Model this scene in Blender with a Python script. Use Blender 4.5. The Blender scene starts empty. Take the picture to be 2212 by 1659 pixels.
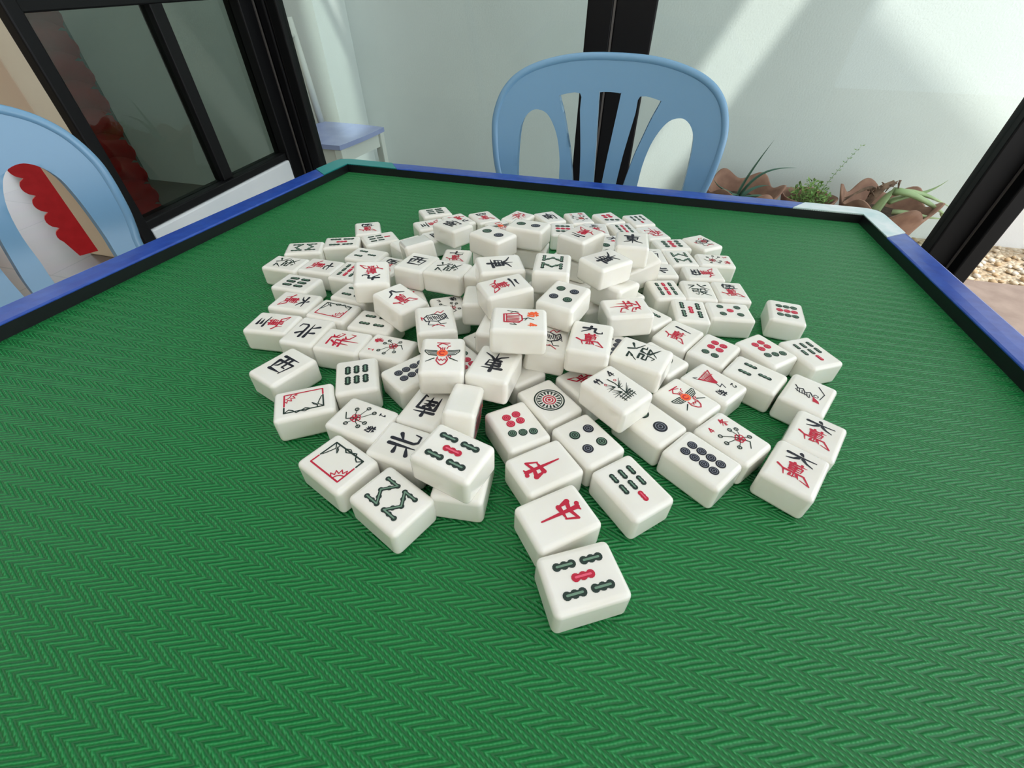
import bpy, bmesh, math, random
from mathutils import Vector, Matrix, Quaternion, noise
from mathutils.geometry import tessellate_polygon
random.seed(7)
SC = bpy.context.scene
COL = SC.collection
PI = math.pi
# ------------------------------------------------------------------ materials
def lin(r, g, b):
    f = lambda c: c / 12.92 if c <= .04045 else ((c + .055) / 1.055) ** 2.4
    return (f(r / 255), f(g / 255), f(b / 255), 1)
MATS = {}
def mat(name, col, rough=.5, **k):
    if name in MATS: return MATS[name]
    m = bpy.data.materials.new(name); m.use_nodes = True
    b = m.node_tree.nodes['Principled BSDF']
    b.inputs['Base Color'].default_value = col; b.inputs['Roughness'].default_value = rough
    for kk, v in k.items(): b.inputs[kk].default_value = v
    MATS[name] = m
    return m
def nodes(m):
    nt = m.node_tree
    return nt, nt.nodes, nt.links, nt.nodes['Principled BSDF']
def N(nt, typ, **k):
    n = nt.nodes.new(typ)
    for kk, v in k.items(): setattr(n, kk, v)
    return n
def math_node(nt, op, a, b=None, c=None):
    n = N(nt, 'ShaderNodeMath', operation=op)
    for i, v in enumerate((a, b, c)):
        if v is None: continue
        if isinstance(v, (int, float)): n.inputs[i].default_value = v
        else: nt.links.new(v, n.inputs[i])
    return n.outputs[0]
def noisy(name, c0, c1, scale=20, rough=.6, bump=0, detail=4, bdist=.002, **k):
    """two-colour noise material with optional bump"""
    if name in MATS: return MATS[name]
    m = mat(name, c0, rough, **k); nt, ns, ln, b = nodes(m)
    tc = N(nt, 'ShaderNodeTexCoord'); nz = N(nt, 'ShaderNodeTexNoise')
    nz.inputs['Scale'].default_value = scale; nz.inputs['Detail'].default_value = detail
    ln.new(tc.outputs['Object'], nz.inputs['Vector'])
    r = N(nt, 'ShaderNodeValToRGB'); r.color_ramp.elements[0].color = c0; r.color_ramp.elements[1].color = c1
    r.color_ramp.elements[0].position = .35; r.color_ramp.elements[1].position = .68
    ln.new(nz.outputs['Fac'], r.inputs['Fac']); ln.new(r.outputs['Color'], b.inputs['Base Color'])
    if bump:
        bp = N(nt, 'ShaderNodeBump'); bp.inputs['Strength'].default_value = bump; bp.inputs['Distance'].default_value = bdist
        ln.new(nz.outputs['Fac'], bp.inputs['Height']); ln.new(bp.outputs['Normal'], b.inputs['Normal'])
    return m
# ------------------------------------------------------------------ mesh helpers
def link(name, me, m=None, parent=None, smooth=False):
    o = bpy.data.objects.new(name, me); COL.objects.link(o)
    if m is not None:
        for mm in (m if isinstance(m, (list, tuple)) else [m]): me.materials.append(mm)
    if smooth: me.shade_smooth()
    if parent is not None: o.parent = parent
    return o
def bm_obj(name, bm, m=None, parent=None, smooth=False):
    me = bpy.data.meshes.new(name); bm.to_mesh(me); bm.free()
    return link(name, me, m, parent, smooth)
def tag(o, label=None, cat=None, group=None, kind=None):
    if label: o['label'] = label
    if cat: o['category'] = cat
    if group: o['group'] = group
    if kind: o['kind'] = kind
    return o
def empty(name, loc=(0, 0, 0), rz=0):
    o = bpy.data.objects.new(name, None); COL.objects.link(o); o.location = loc; o.rotation_euler = (0, 0, rz)
    o.empty_display_size = .05
    return o
def add_box(bm, lo, hi, bev=0, seg=2):
    lo, hi = Vector(lo), Vector(hi)
    r = bmesh.ops.create_cube(bm, size=1)
    vs = r['verts']
    for v in vs: v.co = Vector((lo.x + (v.co.x + .5) * (hi.x - lo.x), lo.y + (v.co.y + .5) * (hi.y - lo.y), lo.z + (v.co.z + .5) * (hi.z - lo.z)))
    if bev:
        es = list({e for v in vs for e in v.link_edges})
        bmesh.ops.bevel(bm, geom=es, offset=bev, segments=seg, affect='EDGES', profile=.5)
def box(name, lo, hi, m, parent=None, bev=0, seg=2):
    bm = bmesh.new(); add_box(bm, lo, hi, bev, seg)
    return bm_obj(name, bm, m, parent)
def add_hex(bm, bottom, top):
    """prism between two matching loops of 3-D points"""
    vb = [bm.verts.new(p) for p in bottom]; vt = [bm.verts.new(p) for p in top]
    n = len(vb)
    bm.faces.new(vb[::-1]); bm.faces.new(vt)
    for i in range(n): bm.faces.new((vb[i], vb[(i + 1) % n], vt[(i + 1) % n], vt[i]))
def add_tube(bm, pts, rad, n=8, flat=1.0, cap=True):
    """tapered tube through pts; rad is a number or list; flat squashes it along its second axis"""
    pts = [Vector(p) for p in pts]
    if not isinstance(rad, (list, tuple)): rad = [rad] * len(pts)
    rings = []; prev = None
    for i, p in enumerate(pts):
        t = (pts[min(i + 1, len(pts) - 1)] - pts[max(i - 1, 0)]).normalized()
        if prev is None:
            a = t.cross(Vector((0, 0, 1)))
            if a.length < .1: a = t.cross(Vector((0, 1, 0)))
        else: a = prev - t * prev.dot(t)
        a.normalize(); prev = a; b = t.cross(a)
        rings.append([bm.verts.new(p + (a * math.cos(2 * PI * k / n) + b * math.sin(2 * PI * k / n) * flat) * rad[i]) for k in range(n)])
    for r0, r1 in zip(rings, rings[1:]):
        for k in range(n): bm.faces.new((r0[k], r0[(k + 1) % n], r1[(k + 1) % n], r1[k]))
    if cap:
        bm.faces.new(rings[0][::-1]); bm.faces.new(rings[-1])
def bez(p, n=10):
    p = [Vector(q) for q in p]; out = []
    for i in range(n + 1):
        t = i / n; q = list(p)
        while len(q) > 1: q = [a.lerp(b, t) for a, b in zip(q, q[1:])]
        out.append(q[0])
    return out
def fill2d(outline, holes=()):
    """2-D outline with holes -> (verts, tris)"""
    loops = [[Vector((x, y, 0)) for x, y in l] for l in [outline, *holes]]
    tri = tessellate_polygon(loops)
    return [p for l in loops for p in l], tri
# ------------------------------------------------------------------ place constants (table plane, measured)
PV = Vector([-0.07, 0.38, 0.75])                    # table pivot
TQ = Matrix([[0.999989, -0.000123, 0.0046], [-0.000123, 0.998563, 0.053597], [-0.0046, -0.053597, 0.998552]])                    # the folding table stands very slightly out of level
def TW(x, y, z): return TQ @ Vector((x - PV.x, y - PV.y, z)) + PV
# ------------------------------------------------------------------ camera
cd = bpy.data.cameras.new('camera'); cam = bpy.data.objects.new('camera', cd); COL.objects.link(cam)
cam.matrix_world = Matrix([[0.969863, -0.171059, 0.173506, 0.001104], [0.243617, 0.66909, -0.702118, 0.012859], [0.004013, 0.723227, 0.690599, 0.999599], [0.0, 0.0, 0.0, 1.0]])
cd.sensor_fit = 'HORIZONTAL'; cd.sensor_width = 36; cd.lens = 15.3793
cd.clip_start = .01; cd.clip_end = 60
SC.camera = cam
# ------------------------------------------------------------------ mahjong tiles
U = .03
TW_, TH_, TD_ = 1.035 * U, 1.325 * U, .70 * U
M_TILE = noisy('tile_resin', lin(244, 240, 227), lin(249, 246, 236), 35, .15, **{'Subsurface Weight': .12, 'Subsurface Scale': .004})
M_TILE.node_tree.nodes['Principled BSDF'].inputs['Subsurface Radius'].default_value = (1.0, .8, .45)
M_TILE.node_tree.nodes['Principled BSDF'].inputs['Coat Weight'].default_value = .3
INK = {'g': mat('engraving_green', lin(22, 46, 36), .45), 'G': mat('engraving_green_core', lin(112, 146, 122), .4),
       'r': mat('engraving_red', lin(196, 14, 52), .45), 'R': mat('engraving_red_core', lin(238, 92, 118), .4),
       'k': mat('engraving_black', lin(18, 20, 34), .45), 'K': mat('engraving_black_core', lin(120, 124, 134), .4),
       'o': mat('engraving_orange', lin(255, 104, 52), .45)}
INKS = list(INK)
class Art:
    def __init__(s): s.v = []; s.f = []; s.m = []; s.k = 0
    def z(s, lay):
        s.k += 1
        return .354 + lay * .0022 + (s.k % 48) * .0001
    def poly(s, pts, c, lay=0):
        i = len(s.v); z = s.z(lay * 3); s.v += [(x, y, z) for x, y in pts]
        if len(pts) > 4:
            for t in tessellate_polygon([[Vector((x, y, 0)) for x, y in pts]]):
                s.f.append(tuple(i + k for k in t)); s.m.append(INKS.index(c))
        else: s.f.append(tuple(range(i, i + len(pts)))); s.m.append(INKS.index(c))
    def disc(s, x, y, r, c, lay=0, n=14, ry=None):
        ry = ry or r; i = len(s.v); z = s.z(lay * 3)
        s.v += [(x + r * math.cos(2 * PI * k / n), y + ry * math.sin(2 * PI * k / n), z) for k in range(n)]
        s.f.append(tuple(range(i, i + n))); s.m.append(INKS.index(c))
    def ring(s, x, y, r0, r1, c, lay=0, n=24, a0=0, a1=2 * PI):
        i = len(s.v); z = s.z(lay * 3); full = abs(a1 - a0 - 2 * PI) < 1e-6; k = n if full else n + 1
        for j in range(k):
            a = a0 + (a1 - a0) * j / n
            s.v += [(x + r0 * math.cos(a), y + r0 * math.sin(a), z), (x + r1 * math.cos(a), y + r1 * math.sin(a), z)]
        for j in range(n):
            a, b = i + 2 * j, i + 2 * ((j + 1) % k)
            s.f.append((a, a + 1, b + 1, b)); s.m.append(INKS.index(c))
    def stroke(s, pts, c, w0=.05, w1=None, lay=0):
        w1 = w0 if w1 is None else w1; n = len(pts); W = [w0 + (w1 - w0) * i / max(n - 1, 1) for i in range(n)]
        for i in range(n - 1):
            (x0, y0), (x1, y1) = pts[i], pts[i + 1]; d = math.hypot(x1 - x0, y1 - y0) or 1e-6
            nx, ny = -(y1 - y0) / d / 2, (x1 - x0) / d / 2; a, b = W[i], W[i + 1]
            s.poly([(x0 + nx * a, y0 + ny * a), (x0 - nx * a, y0 - ny * a), (x1 - nx * b, y1 - ny * b), (x1 + nx * b, y1 + ny * b)], c, lay)
        for i in range(n):
            if W[i] > .008: s.disc(*pts[i], W[i] / 2, c, lay, 8)
    def glyph(s, key, cx, cy, w, h, c, t=.055):
        for st in GLY[key]:
            p = [(cx + (x / 100 - .5) * w, cy + (y / 100 - .5) * h) for x, y in st]
            if len(p) == 2:
                m = ((p[0][0] + p[1][0]) / 2, (p[0][1] + p[1][1]) / 2); s.stroke([p[0], m], c, t * 1.45, t * .95); s.stroke([m, p[1]], c, t * .95, t * .28)
            else: s.stroke(p, c, t * 1.25, t * .42)
    def stick(s, cx, cy, L, w, c, ang=0):
        ca, sa = math.cos(ang), math.sin(ang)
        T = lambda x, y: (cx + ca * x - sa * y, cy + sa * x + ca * y)
        for k in (-1, 0, 1):
            s.disc(*T(0, k * (L - w) / 2), w * .5, c, 0, 12)
        s.stroke([T(0, -(L - w) / 2), T(0, (L - w) / 2)], c, w * .66)
        s.stroke([T(0, -(L - w) / 2), T(0, (L - w) / 2)], {'g': 'G', 'r': 'R', 'k': 'K'}[c], w * .26, lay=1)  # lighter core stripe paints in the shading of an engraved groove
    def coin(s, x, y, r, c):
        li = {'g': 'G', 'r': 'R', 'k': 'K'}[c]
        s.disc(x, y, r, c, 0, 22); s.ring(x, y, r * .60, r * .74, li, 1, 18); s.ring(x, y, r * .24, r * .38, li, 1, 12)
GLY = {
 'wan': [[(26, 90), (82, 95)], [(40, 100), (38, 84)], [(64, 102), (66, 84)], [(30, 78), (31, 54)], [(30, 78), (72, 80), (69, 55)], [(31, 66), (70, 68)], [(31, 54), (70, 56)], [(50, 80), (50, 14)],
         [(-8, 54), (14, 40), (22, 10)], [(14, 40), (82, 44), (108, 6), (76, 16)], [(40, 30), (36, 18), (66, 24)], [(60, 34), (70, 16)]],
 '1': [[(6, 56), (34, 52), (70, 44), (96, 40)]],
 '2': [[(26, 74), (50, 70), (78, 76)], [(4, 28), (40, 34), (96, 26)]],
 '3': [[(22, 86), (78, 90)], [(28, 52), (72, 55)], [(4, 14), (50, 18), (98, 10)]],
 '4': [[(10, 82), (16, 20)], [(10, 82), (90, 84), (82, 22)], [(38, 78), (34, 46)], [(62, 79), (62, 52), (78, 50)], [(16, 24), (82, 26)]],
 '5': [[(20, 98), (4, 60)], [(13, 74), (12, 6)], [(34, 88), (92, 91)], [(60, 88), (48, 14)], [(36, 54), (82, 57), (78, 14)], [(24, 10), (100, 12)]],
 '6': [[(46, 100), (56, 80)], [(0, 66), (50, 66), (104, 74)], [(42, 50), (28, 26), (2, 8)], [(58, 52), (74, 28), (98, 12)]],
 '7': [[(2, 48), (50, 58), (98, 66)], [(44, 96), (40, 26), (56, 12), (90, 18), (92, 34)]],
 '8': [[(40, 84), (32, 40), (2, 8)], [(52, 88), (62, 48), (102, 10)]],
 '9': [[(44, 100), (40, 54), (2, 8)], [(8, 66), (66, 72), (62, 24), (78, 8), (98, 14), (98, 32)]],
 'dong': [[(10, 84), (90, 88)], [(24, 70), (26, 40)], [(24, 70), (78, 72), (74, 41)], [(25, 55), (75, 57)], [(26, 40), (75, 42)], [(50, 104), (49, -4)], [(48, 38), (32, 20), (4, 8)], [(52, 38), (70, 20), (100, 4)]],
 'nan': [[(10, 84), (92, 88)], [(50, 104), (50, 70)], [(14, 68), (16, 4)], [(14, 68), (88, 71), (85, 6), (72, 12)], [(36, 62), (42, 52)], [(64, 62), (58, 52)], [(30, 45), (70, 47)], [(27, 29), (73, 31)], [(50, 52), (50, 8)]],
 'xi': [[(8, 92), (94, 96)], [(10, 66), (18, 10)], [(10, 66), (94, 70), (84, 10)], [(38, 92), (34, 42), (24, 34)], [(60, 93), (60, 42), (78, 40)], [(18, 14), (84, 16)]],
 'bei': [[(36, 98), (38, 4)], [(4, 66), (37, 70)], [(2, 20), (38, 36)], [(90, 78), (60, 58)], [(60, 100), (60, 22), (70, 10), (98, 12), (102, 32)]],
 'zhong': [[(14, 82), (24, 38)], [(14, 80), (50, 72), (92, 86), (76, 42)], [(24, 42), (78, 46)], [(36, 110), (50, 104), (64, 110)], [(50, 106), (50, 30), (50, -40)]],
 'fa': [[(8, 90), (36, 92), (2, 56)], [(20, 76), (32, 84)], [(54, 102), (68, 76), (102, 56)], [(92, 96), (68, 82)], [(18, 54), (46, 56), (44, 40), (18, 41), (18, 26), (46, 28), (40, 2), (26, 8)], [(60, 56), (54, 34)], [(60, 56), (80, 57), (80, 42), (94, 44)], [(54, 30), (86, 32), (50, -2)], [(56, 24), (100, -2)]],
 'fei': [[(10, 94), (62, 96), (66, 66), (96, 52), (98, 68)], [(66, 86), (84, 94)], [(68, 78), (88, 70)], [(4, 62), (50, 70)], [(38, 84), (8, 52)], [(2, 42), (64, 46)], [(24, 62), (20, 8)], [(46, 66), (46, -24)], [(56, 46), (64, 20), (96, 6), (98, 26)], [(62, 36), (82, 44)]],
 'zhu': [[(30, 94), (8, 58)], [(20, 72), (48, 76)], [(36, 74), (34, 6)], [(68, 96), (52, 60)], [(60, 74), (96, 78)], [(78, 76), (78, 6), (64, 16)]],
 'dng': [[(42, 100), (10, 54)], [(36, 80), (78, 84), (6, 26)], [(34, 66), (98, 28)], [(50, 32), (62, 22)], [(42, 16), (58, 4)]],
 'chun': [[(14, 88), (86, 92)], [(20, 74), (80, 77)], [(2, 60), (98, 63)], [(46, 102), (6, 32)], [(52, 60), (98, 32)], [(34, 40), (34, 2)], [(34, 40), (68, 42), (67, 2)], [(34, 22), (67, 23)], [(34, 4), (67, 5)]],
 'ju': [[(12, 86), (90, 90)], [(34, 100), (32, 78)], [(66, 100), (68, 78)], [(34, 74), (8, 46)], [(26, 64), (90, 66), (84, 10), (70, 16)], [(26, 42), (74, 44)], [(50, 58), (50, 8)], [(48, 40), (24, 14)], [(52, 40), (74, 18)]],
 'qiu': [[(36, 96), (10, 86)], [(2, 66), (48, 70)], [(28, 88), (28, 4)], [(26, 64), (4, 34)], [(30, 60), (48, 42)], [(58, 72), (52, 50)], [(94, 78), (82, 56)], [(72, 96), (68, 50), (44, 2)], [(70, 48), (100, 2)]],
 'n1': [[(30, 80), (52, 96), (52, 6)], [(26, 6), (78, 6)]],
 'n2': [[(16, 74), (40, 96), (74, 84), (70, 56), (14, 6)], [(14, 6), (86, 8)]],
 'n3': [[(14, 86), (52, 98), (80, 78), (44, 54)], [(44, 54), (86, 30), (56, 4), (12, 14)]],
 'n4': [[(62, 98), (8, 34), (92, 34)], [(64, 66), (64, 2)]],
}
ARTC = {}
def art(key):
    if key in ARTC: return ARTC[key]
    a = Art(); k = key
    if k.startswith('wan'):
        a.glyph(k[3], 0, .28, .52, .30, 'k', .06); a.glyph('wan', 0, -.16, .56, .50, 'r', .042)
    elif k in ('dong', 'nan', 'xi', 'bei'): a.glyph(k, 0, 0, .58, .66, 'k', .066)
    elif k in ('zhong', 'fan'): a.glyph('zhong', 0, .13, .5, .52, 'r', .075)
    elif k == 'fa': a.glyph('fa', 0, 0, .66, .70, 'g', .048)
    elif k == 'fei': a.glyph('fei', 0, .04, .60, .70, 'r', .045)
    elif k == 'bam2': a.stick(0, .2, .32, .13, 'g'); a.stick(0, -.2, .32, .13, 'g')
    elif k == 'bam3': a.stick(0, .22, .34, .13, 'g'); a.stick(-.19, -.22, .34, .13, 'g'); a.stick(.19, -.22, .34, .13, 'g')
    elif k == 'bam4':
        for x in (-.19, .19):
            for y in (-.22, .22): a.stick(x, y, .34, .13, 'g')
    elif k == 'bam5':
        for x in (-.24, .24):
            for y in (-.24, .24): a.stick(x, y, .41, .15, 'g')
        a.stick(0, 0, .41, .15, 'r')
    elif k == 'bam6':
        for x in (-.21, 0, .21):
            for y in (-.2, .2): a.stick(x, y, .33, .15, 'g')
    elif k == 'bam7':
        a.stick(0, .29, .25, .115, 'r')
        for x in (-.22, 0, .22):
            for y in (0, -.29): a.stick(x, y, .25, .115, 'g')
    elif k == 'bam8':
        for sy in (1, -1):
            P = [(-.25, .38), (-.25, .10), (0, .29), (.25, .10), (.25, .38)]
            P = [(x, sy * y) for x, y in P]
            for (x0, y0), (x1, y1) in zip(P, P[1:]):
                L = math.hypot(x1 - x0, y1 - y0); a.stick((x0 + x1) / 2, (y0 + y1) / 2, L + .11, .11, 'g', math.atan2(y1 - y0, x1 - x0) - PI / 2)
    elif k == 'bam9':
        for x, c in ((-.22, 'g'), (0, 'r'), (.22, 'g')):
            for y in (-.29, 0, .29): a.stick(x, y, .26, .12, c)
    elif k == 'bam1':
        a.stroke([(-.02, .40), (-.13, .31), (-.03, .2)], 'r', .03); a.stroke([(-.13, .42), (.16, .41)], 'r', .03); a.stroke([(-.02, .40), (.12, .34)], 'r', .025)
        for x in (-.05, 0, .05): a.stroke([(x, .24), (x * .8, .15)], 'r', .025)
        a.stroke([(.1, .2), (.13, .28), (.18, .3)], 'r', .022)
        a.disc(0, .04, .13, 'o', 0, 18, .12); a.ring(0, .04, .05, .075, 'r', 1, 14, .6, 5.4)
        for s in (-1, 1):
            W = [(s * .12, .12), (s * .40, .15), (s * .40, .10), (s * .30, -.02), (s * .12, -.05)]
            for i in range(4):
                y = .13 - i * .045; a.stroke([(s * .13, y), (s * (.39 - i * .035), y + .015)], 'g', .022)
            a.stroke(W, 'g', .022)
            a.stroke([(s * .18, -.14), (s * .36, -.25)], 'g', .035, .02)
        a.stroke([(-.1, -.1), (-.13, -.22), (-.06, -.34), (0, -.38), (.08, -.32), (.13, -.2), (.1, -.1)], 'r', .03)
        a.stroke([(-.09, -.17), (-.05, -.23), (-.02, -.17), (.02, -.23), (.06, -.17), (.1, -.22)], 'r', .022)
        a.ring(.17, -.08, .02, .045, 'r', 0, 12)
    elif k == 'cir1':
        a.ring(0, 0, .33, .365, 'g', 0, 36); a.ring(0, 0, .285, .305, 'g', 0, 36); a.ring(0, 0, .13, .16, 'r'); a.ring(0, 0, .07, .1, 'r'); a.disc(0, 0, .04, 'r')
        for i in range(18):
            q = 2 * PI * i / 18; a.stroke([(.19 * math.cos(q), .19 * math.sin(q)), (.255 * math.cos(q), .255 * math.sin(q))], 'g', .025, .05)
    elif k.startswith('cir'):
        n = int(k[3])
        S = {2: [(0, .26, 'g', .16), (0, -.26, 'k', .16)],
             4: [(x, y, 'g' if x * y < 0 else 'k', .12) for x in (-.19, .19) for y in (-.22, .22)],
             5: [(x, y, 'g', .105) for x in (-.21, .21) for y in (-.26, .26)] + [(0, 0, 'r', .105)],
             6: [(x, .30, 'g', .105) for x in (-.13, .13)] + [(x, y, 'r', .105) for x in (-.12, .12) for y in (-.03, -.28)],
             7: [(-.22, .34, 'g', .10), (0, .27, 'g', .10), (.22, .20, 'g', .10)] + [(x, y, 'r', .10) for x in (-.12, .12) for y in (-.07, -.28)],
             8: [(x, y, 'k', .105) for x in (-.13, .13) for y in (-.33, -.11, .11, .33)],
             9: [(x, y, c, .10) for x in (-.21, 0, .21) for y, c in ((.27, 'g'), (0, 'r'), (-.27, 'g'))]}[n]
        for x, y, c, r in S: a.coin(x, y, r, c)
    elif k == 'bai':
        a.stroke([(-.12, .42), (-.31, .42), (-.31, -.42), (.08, -.42)], 'r', .035); a.stroke([(-.08, .42), (.31, .42), (.31, -.42), (.13, -.42)], 'g', .035)
        a.ring(-.31, -.42, .14, .165, 'r', 0, 10, 0, PI / 2)
        P = []
        for i in range(9):
            q = PI / 2 * i / 8; r = .20 if i % 2 == 0 else .285; P.append((-.31 + r * math.cos(q), -.42 + r * math.sin(q)))
        a.stroke(P, 'r', .022)
        a.stroke([(.31, .30), (.20, .27), (.13, .18), (.2, .22), (.24, .3)], 'g', .022); a.stroke([(-.05, .39), (.08, .34), (.2, .3), (.31, .42)], 'g', .022)
        a.stroke([(.31, .14), (.25, .04), (.33, -.1), (.36, -.16), (.26, -.24), (.22, -.32), (.31, -.42)], 'g', .026); a.stroke([(.31, .14), (.36, .02), (.30, -.1)], 'g', .022)
    elif k in ('plum1', 'winter4', 'mum1', 'mum3', 'flower3', 'orchid2'):
        nc = 'k' if k == 'mum1' or k == 'flower3' else 'r'
        a.glyph('n' + k[-1], -.24, .38, .13, .15, nc, .028)
        a.glyph({'plum1': 'chun', 'winter4': 'dng', 'mum1': 'ju', 'mum3': 'qiu', 'flower3': 'ju', 'orchid2': 'qiu'}[k], .2, .37, .22, .22, nc, .03)
        random.seed(k)
        fx, fy = .06, -.12
        for i in range(5):
            q = 2 * PI * i / 5 + .3; a.ring(fx + .065 * math.cos(q), fy + .065 * math.sin(q), .035, .06, 'r', 0, 12)
        a.disc(fx, fy, .03, 'o' if k == 'orchid2' else 'r', 1)
        for x, y in ((-.2, .14), (.22, .06), (-.14, -.24), (.24, -.2), (-.26, -.04), (.1, .12)):
            a.stroke([(fx, fy), ((fx + x) / 2 + .03, (fy + y) / 2), (x, y)], 'g', .02, .014)
            q = math.atan2(y - fy, x - fx)
            a.ring(x + .04 * math.cos(q), y + .04 * math.sin(q), .03, .054, 'g', 0, 12); a.stroke([(x, y), (x + .07 * math.cos(q), y + .07 * math.sin(q))], 'g', .016)
        a.stroke([(fx, fy), (.16, -.3), (.0, -.42)], 'g', .03, .02)
    elif k == 'bamboo4':
        a.glyph('zhu', -.2, .36, .2, .2, 'k', .032); a.glyph('n4', .22, .38, .16, .2, 'k', .032)
        a.stroke([(.02, .3), (.06, .1), (.02, -.4)], 'g', .026)
        for x, y, s in ((-.2, .12, 1), (.2, .06, -1), (-.22, -.08, 1), (.22, -.16, -1)):
            for q in (-.12, -.04, .04, .12): a.stroke([(s * -.02, y - .1), (x + q * .5, y + q)], 'g', .024, .008)
        for y in (-.26, -.32, -.38): a.stroke([(-.18, y), (.2, y + .03)], 'g', .02)
        for x in (-.14, -.04, .08, .16): a.stroke([(x, -.22), (x, -.42)], 'g', .02)
        a.ring(-.14, .2, .02, .036, 'r', 0, 10); a.ring(.14, .18, .02, .036, 'r', 0, 10)
    elif k == 'vase4':
        a.glyph('ju', -.2, .3, .24, .26, 'o', .045); a.glyph('n4', .24, .3, .15, .2, 'o', .045)
        V = [(-.2, -.16), (-.22, -.04), (-.12, .06), (.06, .08), (.16, 0), (.16, -.34), (-.16, -.36), (-.2, -.16)]
        a.stroke(V, 'r', .036)
        for x in (-.12, -.06, 0, .06, .11): a.stroke([(x, .0), (x, -.28)], 'r', .026)
        a.stroke([(-.16, -.3), (.16, -.28)], 'r', .024)
        a.stroke([(0, .08), (-.04, .22), (.02, .34)], 'g', .022); a.stroke([(-.04, .2), (.06, .14)], 'g', .022)
        a.stroke([(-.24, -.2), (-.3, -.1), (-.26, -.02), (-.32, -.28)], 'g', .02); a.stroke([(.2, -.12), (.26, -.05), (.24, -.2)], 'g', .02)
    elif k == 'fan2':
        a.glyph('n2', -.24, .38, .13, .15, 'k', .028); a.glyph('ju', .22, .32, .24, .24, 'k', .03)
        for i in range(7): a.stroke([(.2 - i * .06, -.3 - i * .012), (.02 - i * .01, .06)], 'r', .022)
        a.stroke([(.24, -.3), (.02, .06), (-.26, -.36)], 'r', .035); a.stroke([(-.22, -.2), (.14, -.2)], 'r', .02); a.stroke([(-.26, -.36), (.24, -.3)], 'r', .02)
        a.stroke([(.02, .06), (.06, .2), (-.08, .16), (-.02, .3)], 'k', .02); a.stroke([(.2, -.36), (.3, -.42), (.24, -.28)], 'k', .02)
    elif k in ('cat', 'rooster', 'mouse', 'centipede', 'back'):
        random.seed(k)
        if k == 'centipede':
            a.stroke([(.12, .38), (.3, .16), (.26, -.12)], 'k', .03, .018)
            a.stroke([(-.34, .1), (-.26, .0), (-.16, .06), (-.08, -.06), (.02, .02), (.1, -.1)], 'k', .03)
            a.stroke([(-.3, -.06), (-.18, -.14), (-.06, -.12), (.04, -.2)], 'k', .024)
            for i in range(6): a.stroke([(-.28 + i * .06, .02 - i * .02), (-.24 + i * .06, -.14 - i * .01)], 'k', .018)
            for i in range(5): a.stroke([(.12 + i * .03, -.12 - i * .02), (.16 + i * .03, -.28)], 'r', .026)
            a.ring(.16, -.04, .04, .06, 'k', 0, 12)
        else:
            c2 = 'r'
            P = [(-.24, -.14), (-.3, .02), (-.2, .16), (-.02, .2), (.16, .12), (.26, .2), (.3, .06), (.2, -.08), (.02, -.16), (-.12, -.12), (-.24, -.14)]
            a.stroke(P, 'k', .034)
            for i in range(11):
                x = -.22 + i * .05; a.stroke([(x, .12 - .02 * (i % 3)), (x + .05, -.08 + .03 * (i % 2))], 'k', .024)
            a.stroke([(.0, .22), (.08, .32), (.16, .24), (.24, .34)], c2, .026); a.stroke([(-.3, .02), (-.36, .08), (-.34, -.06)], c2, .028)
            a.stroke([(-.16, -.14), (-.2, -.3), (.04, -.34)], 'k', .026); a.stroke([(.06, -.16), (.12, -.3), (.26, -.28)], 'k', .024)
            a.stroke([(-.1, -.38), (.04, -.3), (.2, -.42)], c2, .026)
            if k == 'mouse': a.ring(.06, 0, .05, .08, 'r', 1, 14); a.ring(.06, 0, .1, .12, 'r', 1, 14)
            if k == 'back':
                for i in range(12): a.stroke([(-.3 + .05 * i, .44 - .03 * (i % 3)), (-.26 + .048 * i, .1), (-.32 + .052 * i, -.44 + .04 * (i % 2))], 'krk'[i % 3], .03)
                a.disc(.1, .3, .05, 'o', 1); a.disc(-.16, .36, .045, 'o', 1)
    me = bpy.data.meshes.new('engraved_design')
    me.from_pydata([(x * U, y * U, z * U) for x, y, z in a.v], [], a.f)
    for c in INKS: me.materials.append(INK[c])
    me.polygons.foreach_set('material_index', a.m); me.update()
    ARTC[key] = me
    return me
bm = bmesh.new(); add_box(bm, (-TW_ / 2, -TH_ / 2, -TD_ / 2), (TW_ / 2, TH_ / 2, TD_ / 2), .115 * U, 4)
TILE = bpy.data.meshes.new('mahjong_tile'); bm.to_mesh(TILE); bm.free(); TILE.materials.append(M_TILE); TILE.shade_smooth()
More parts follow.
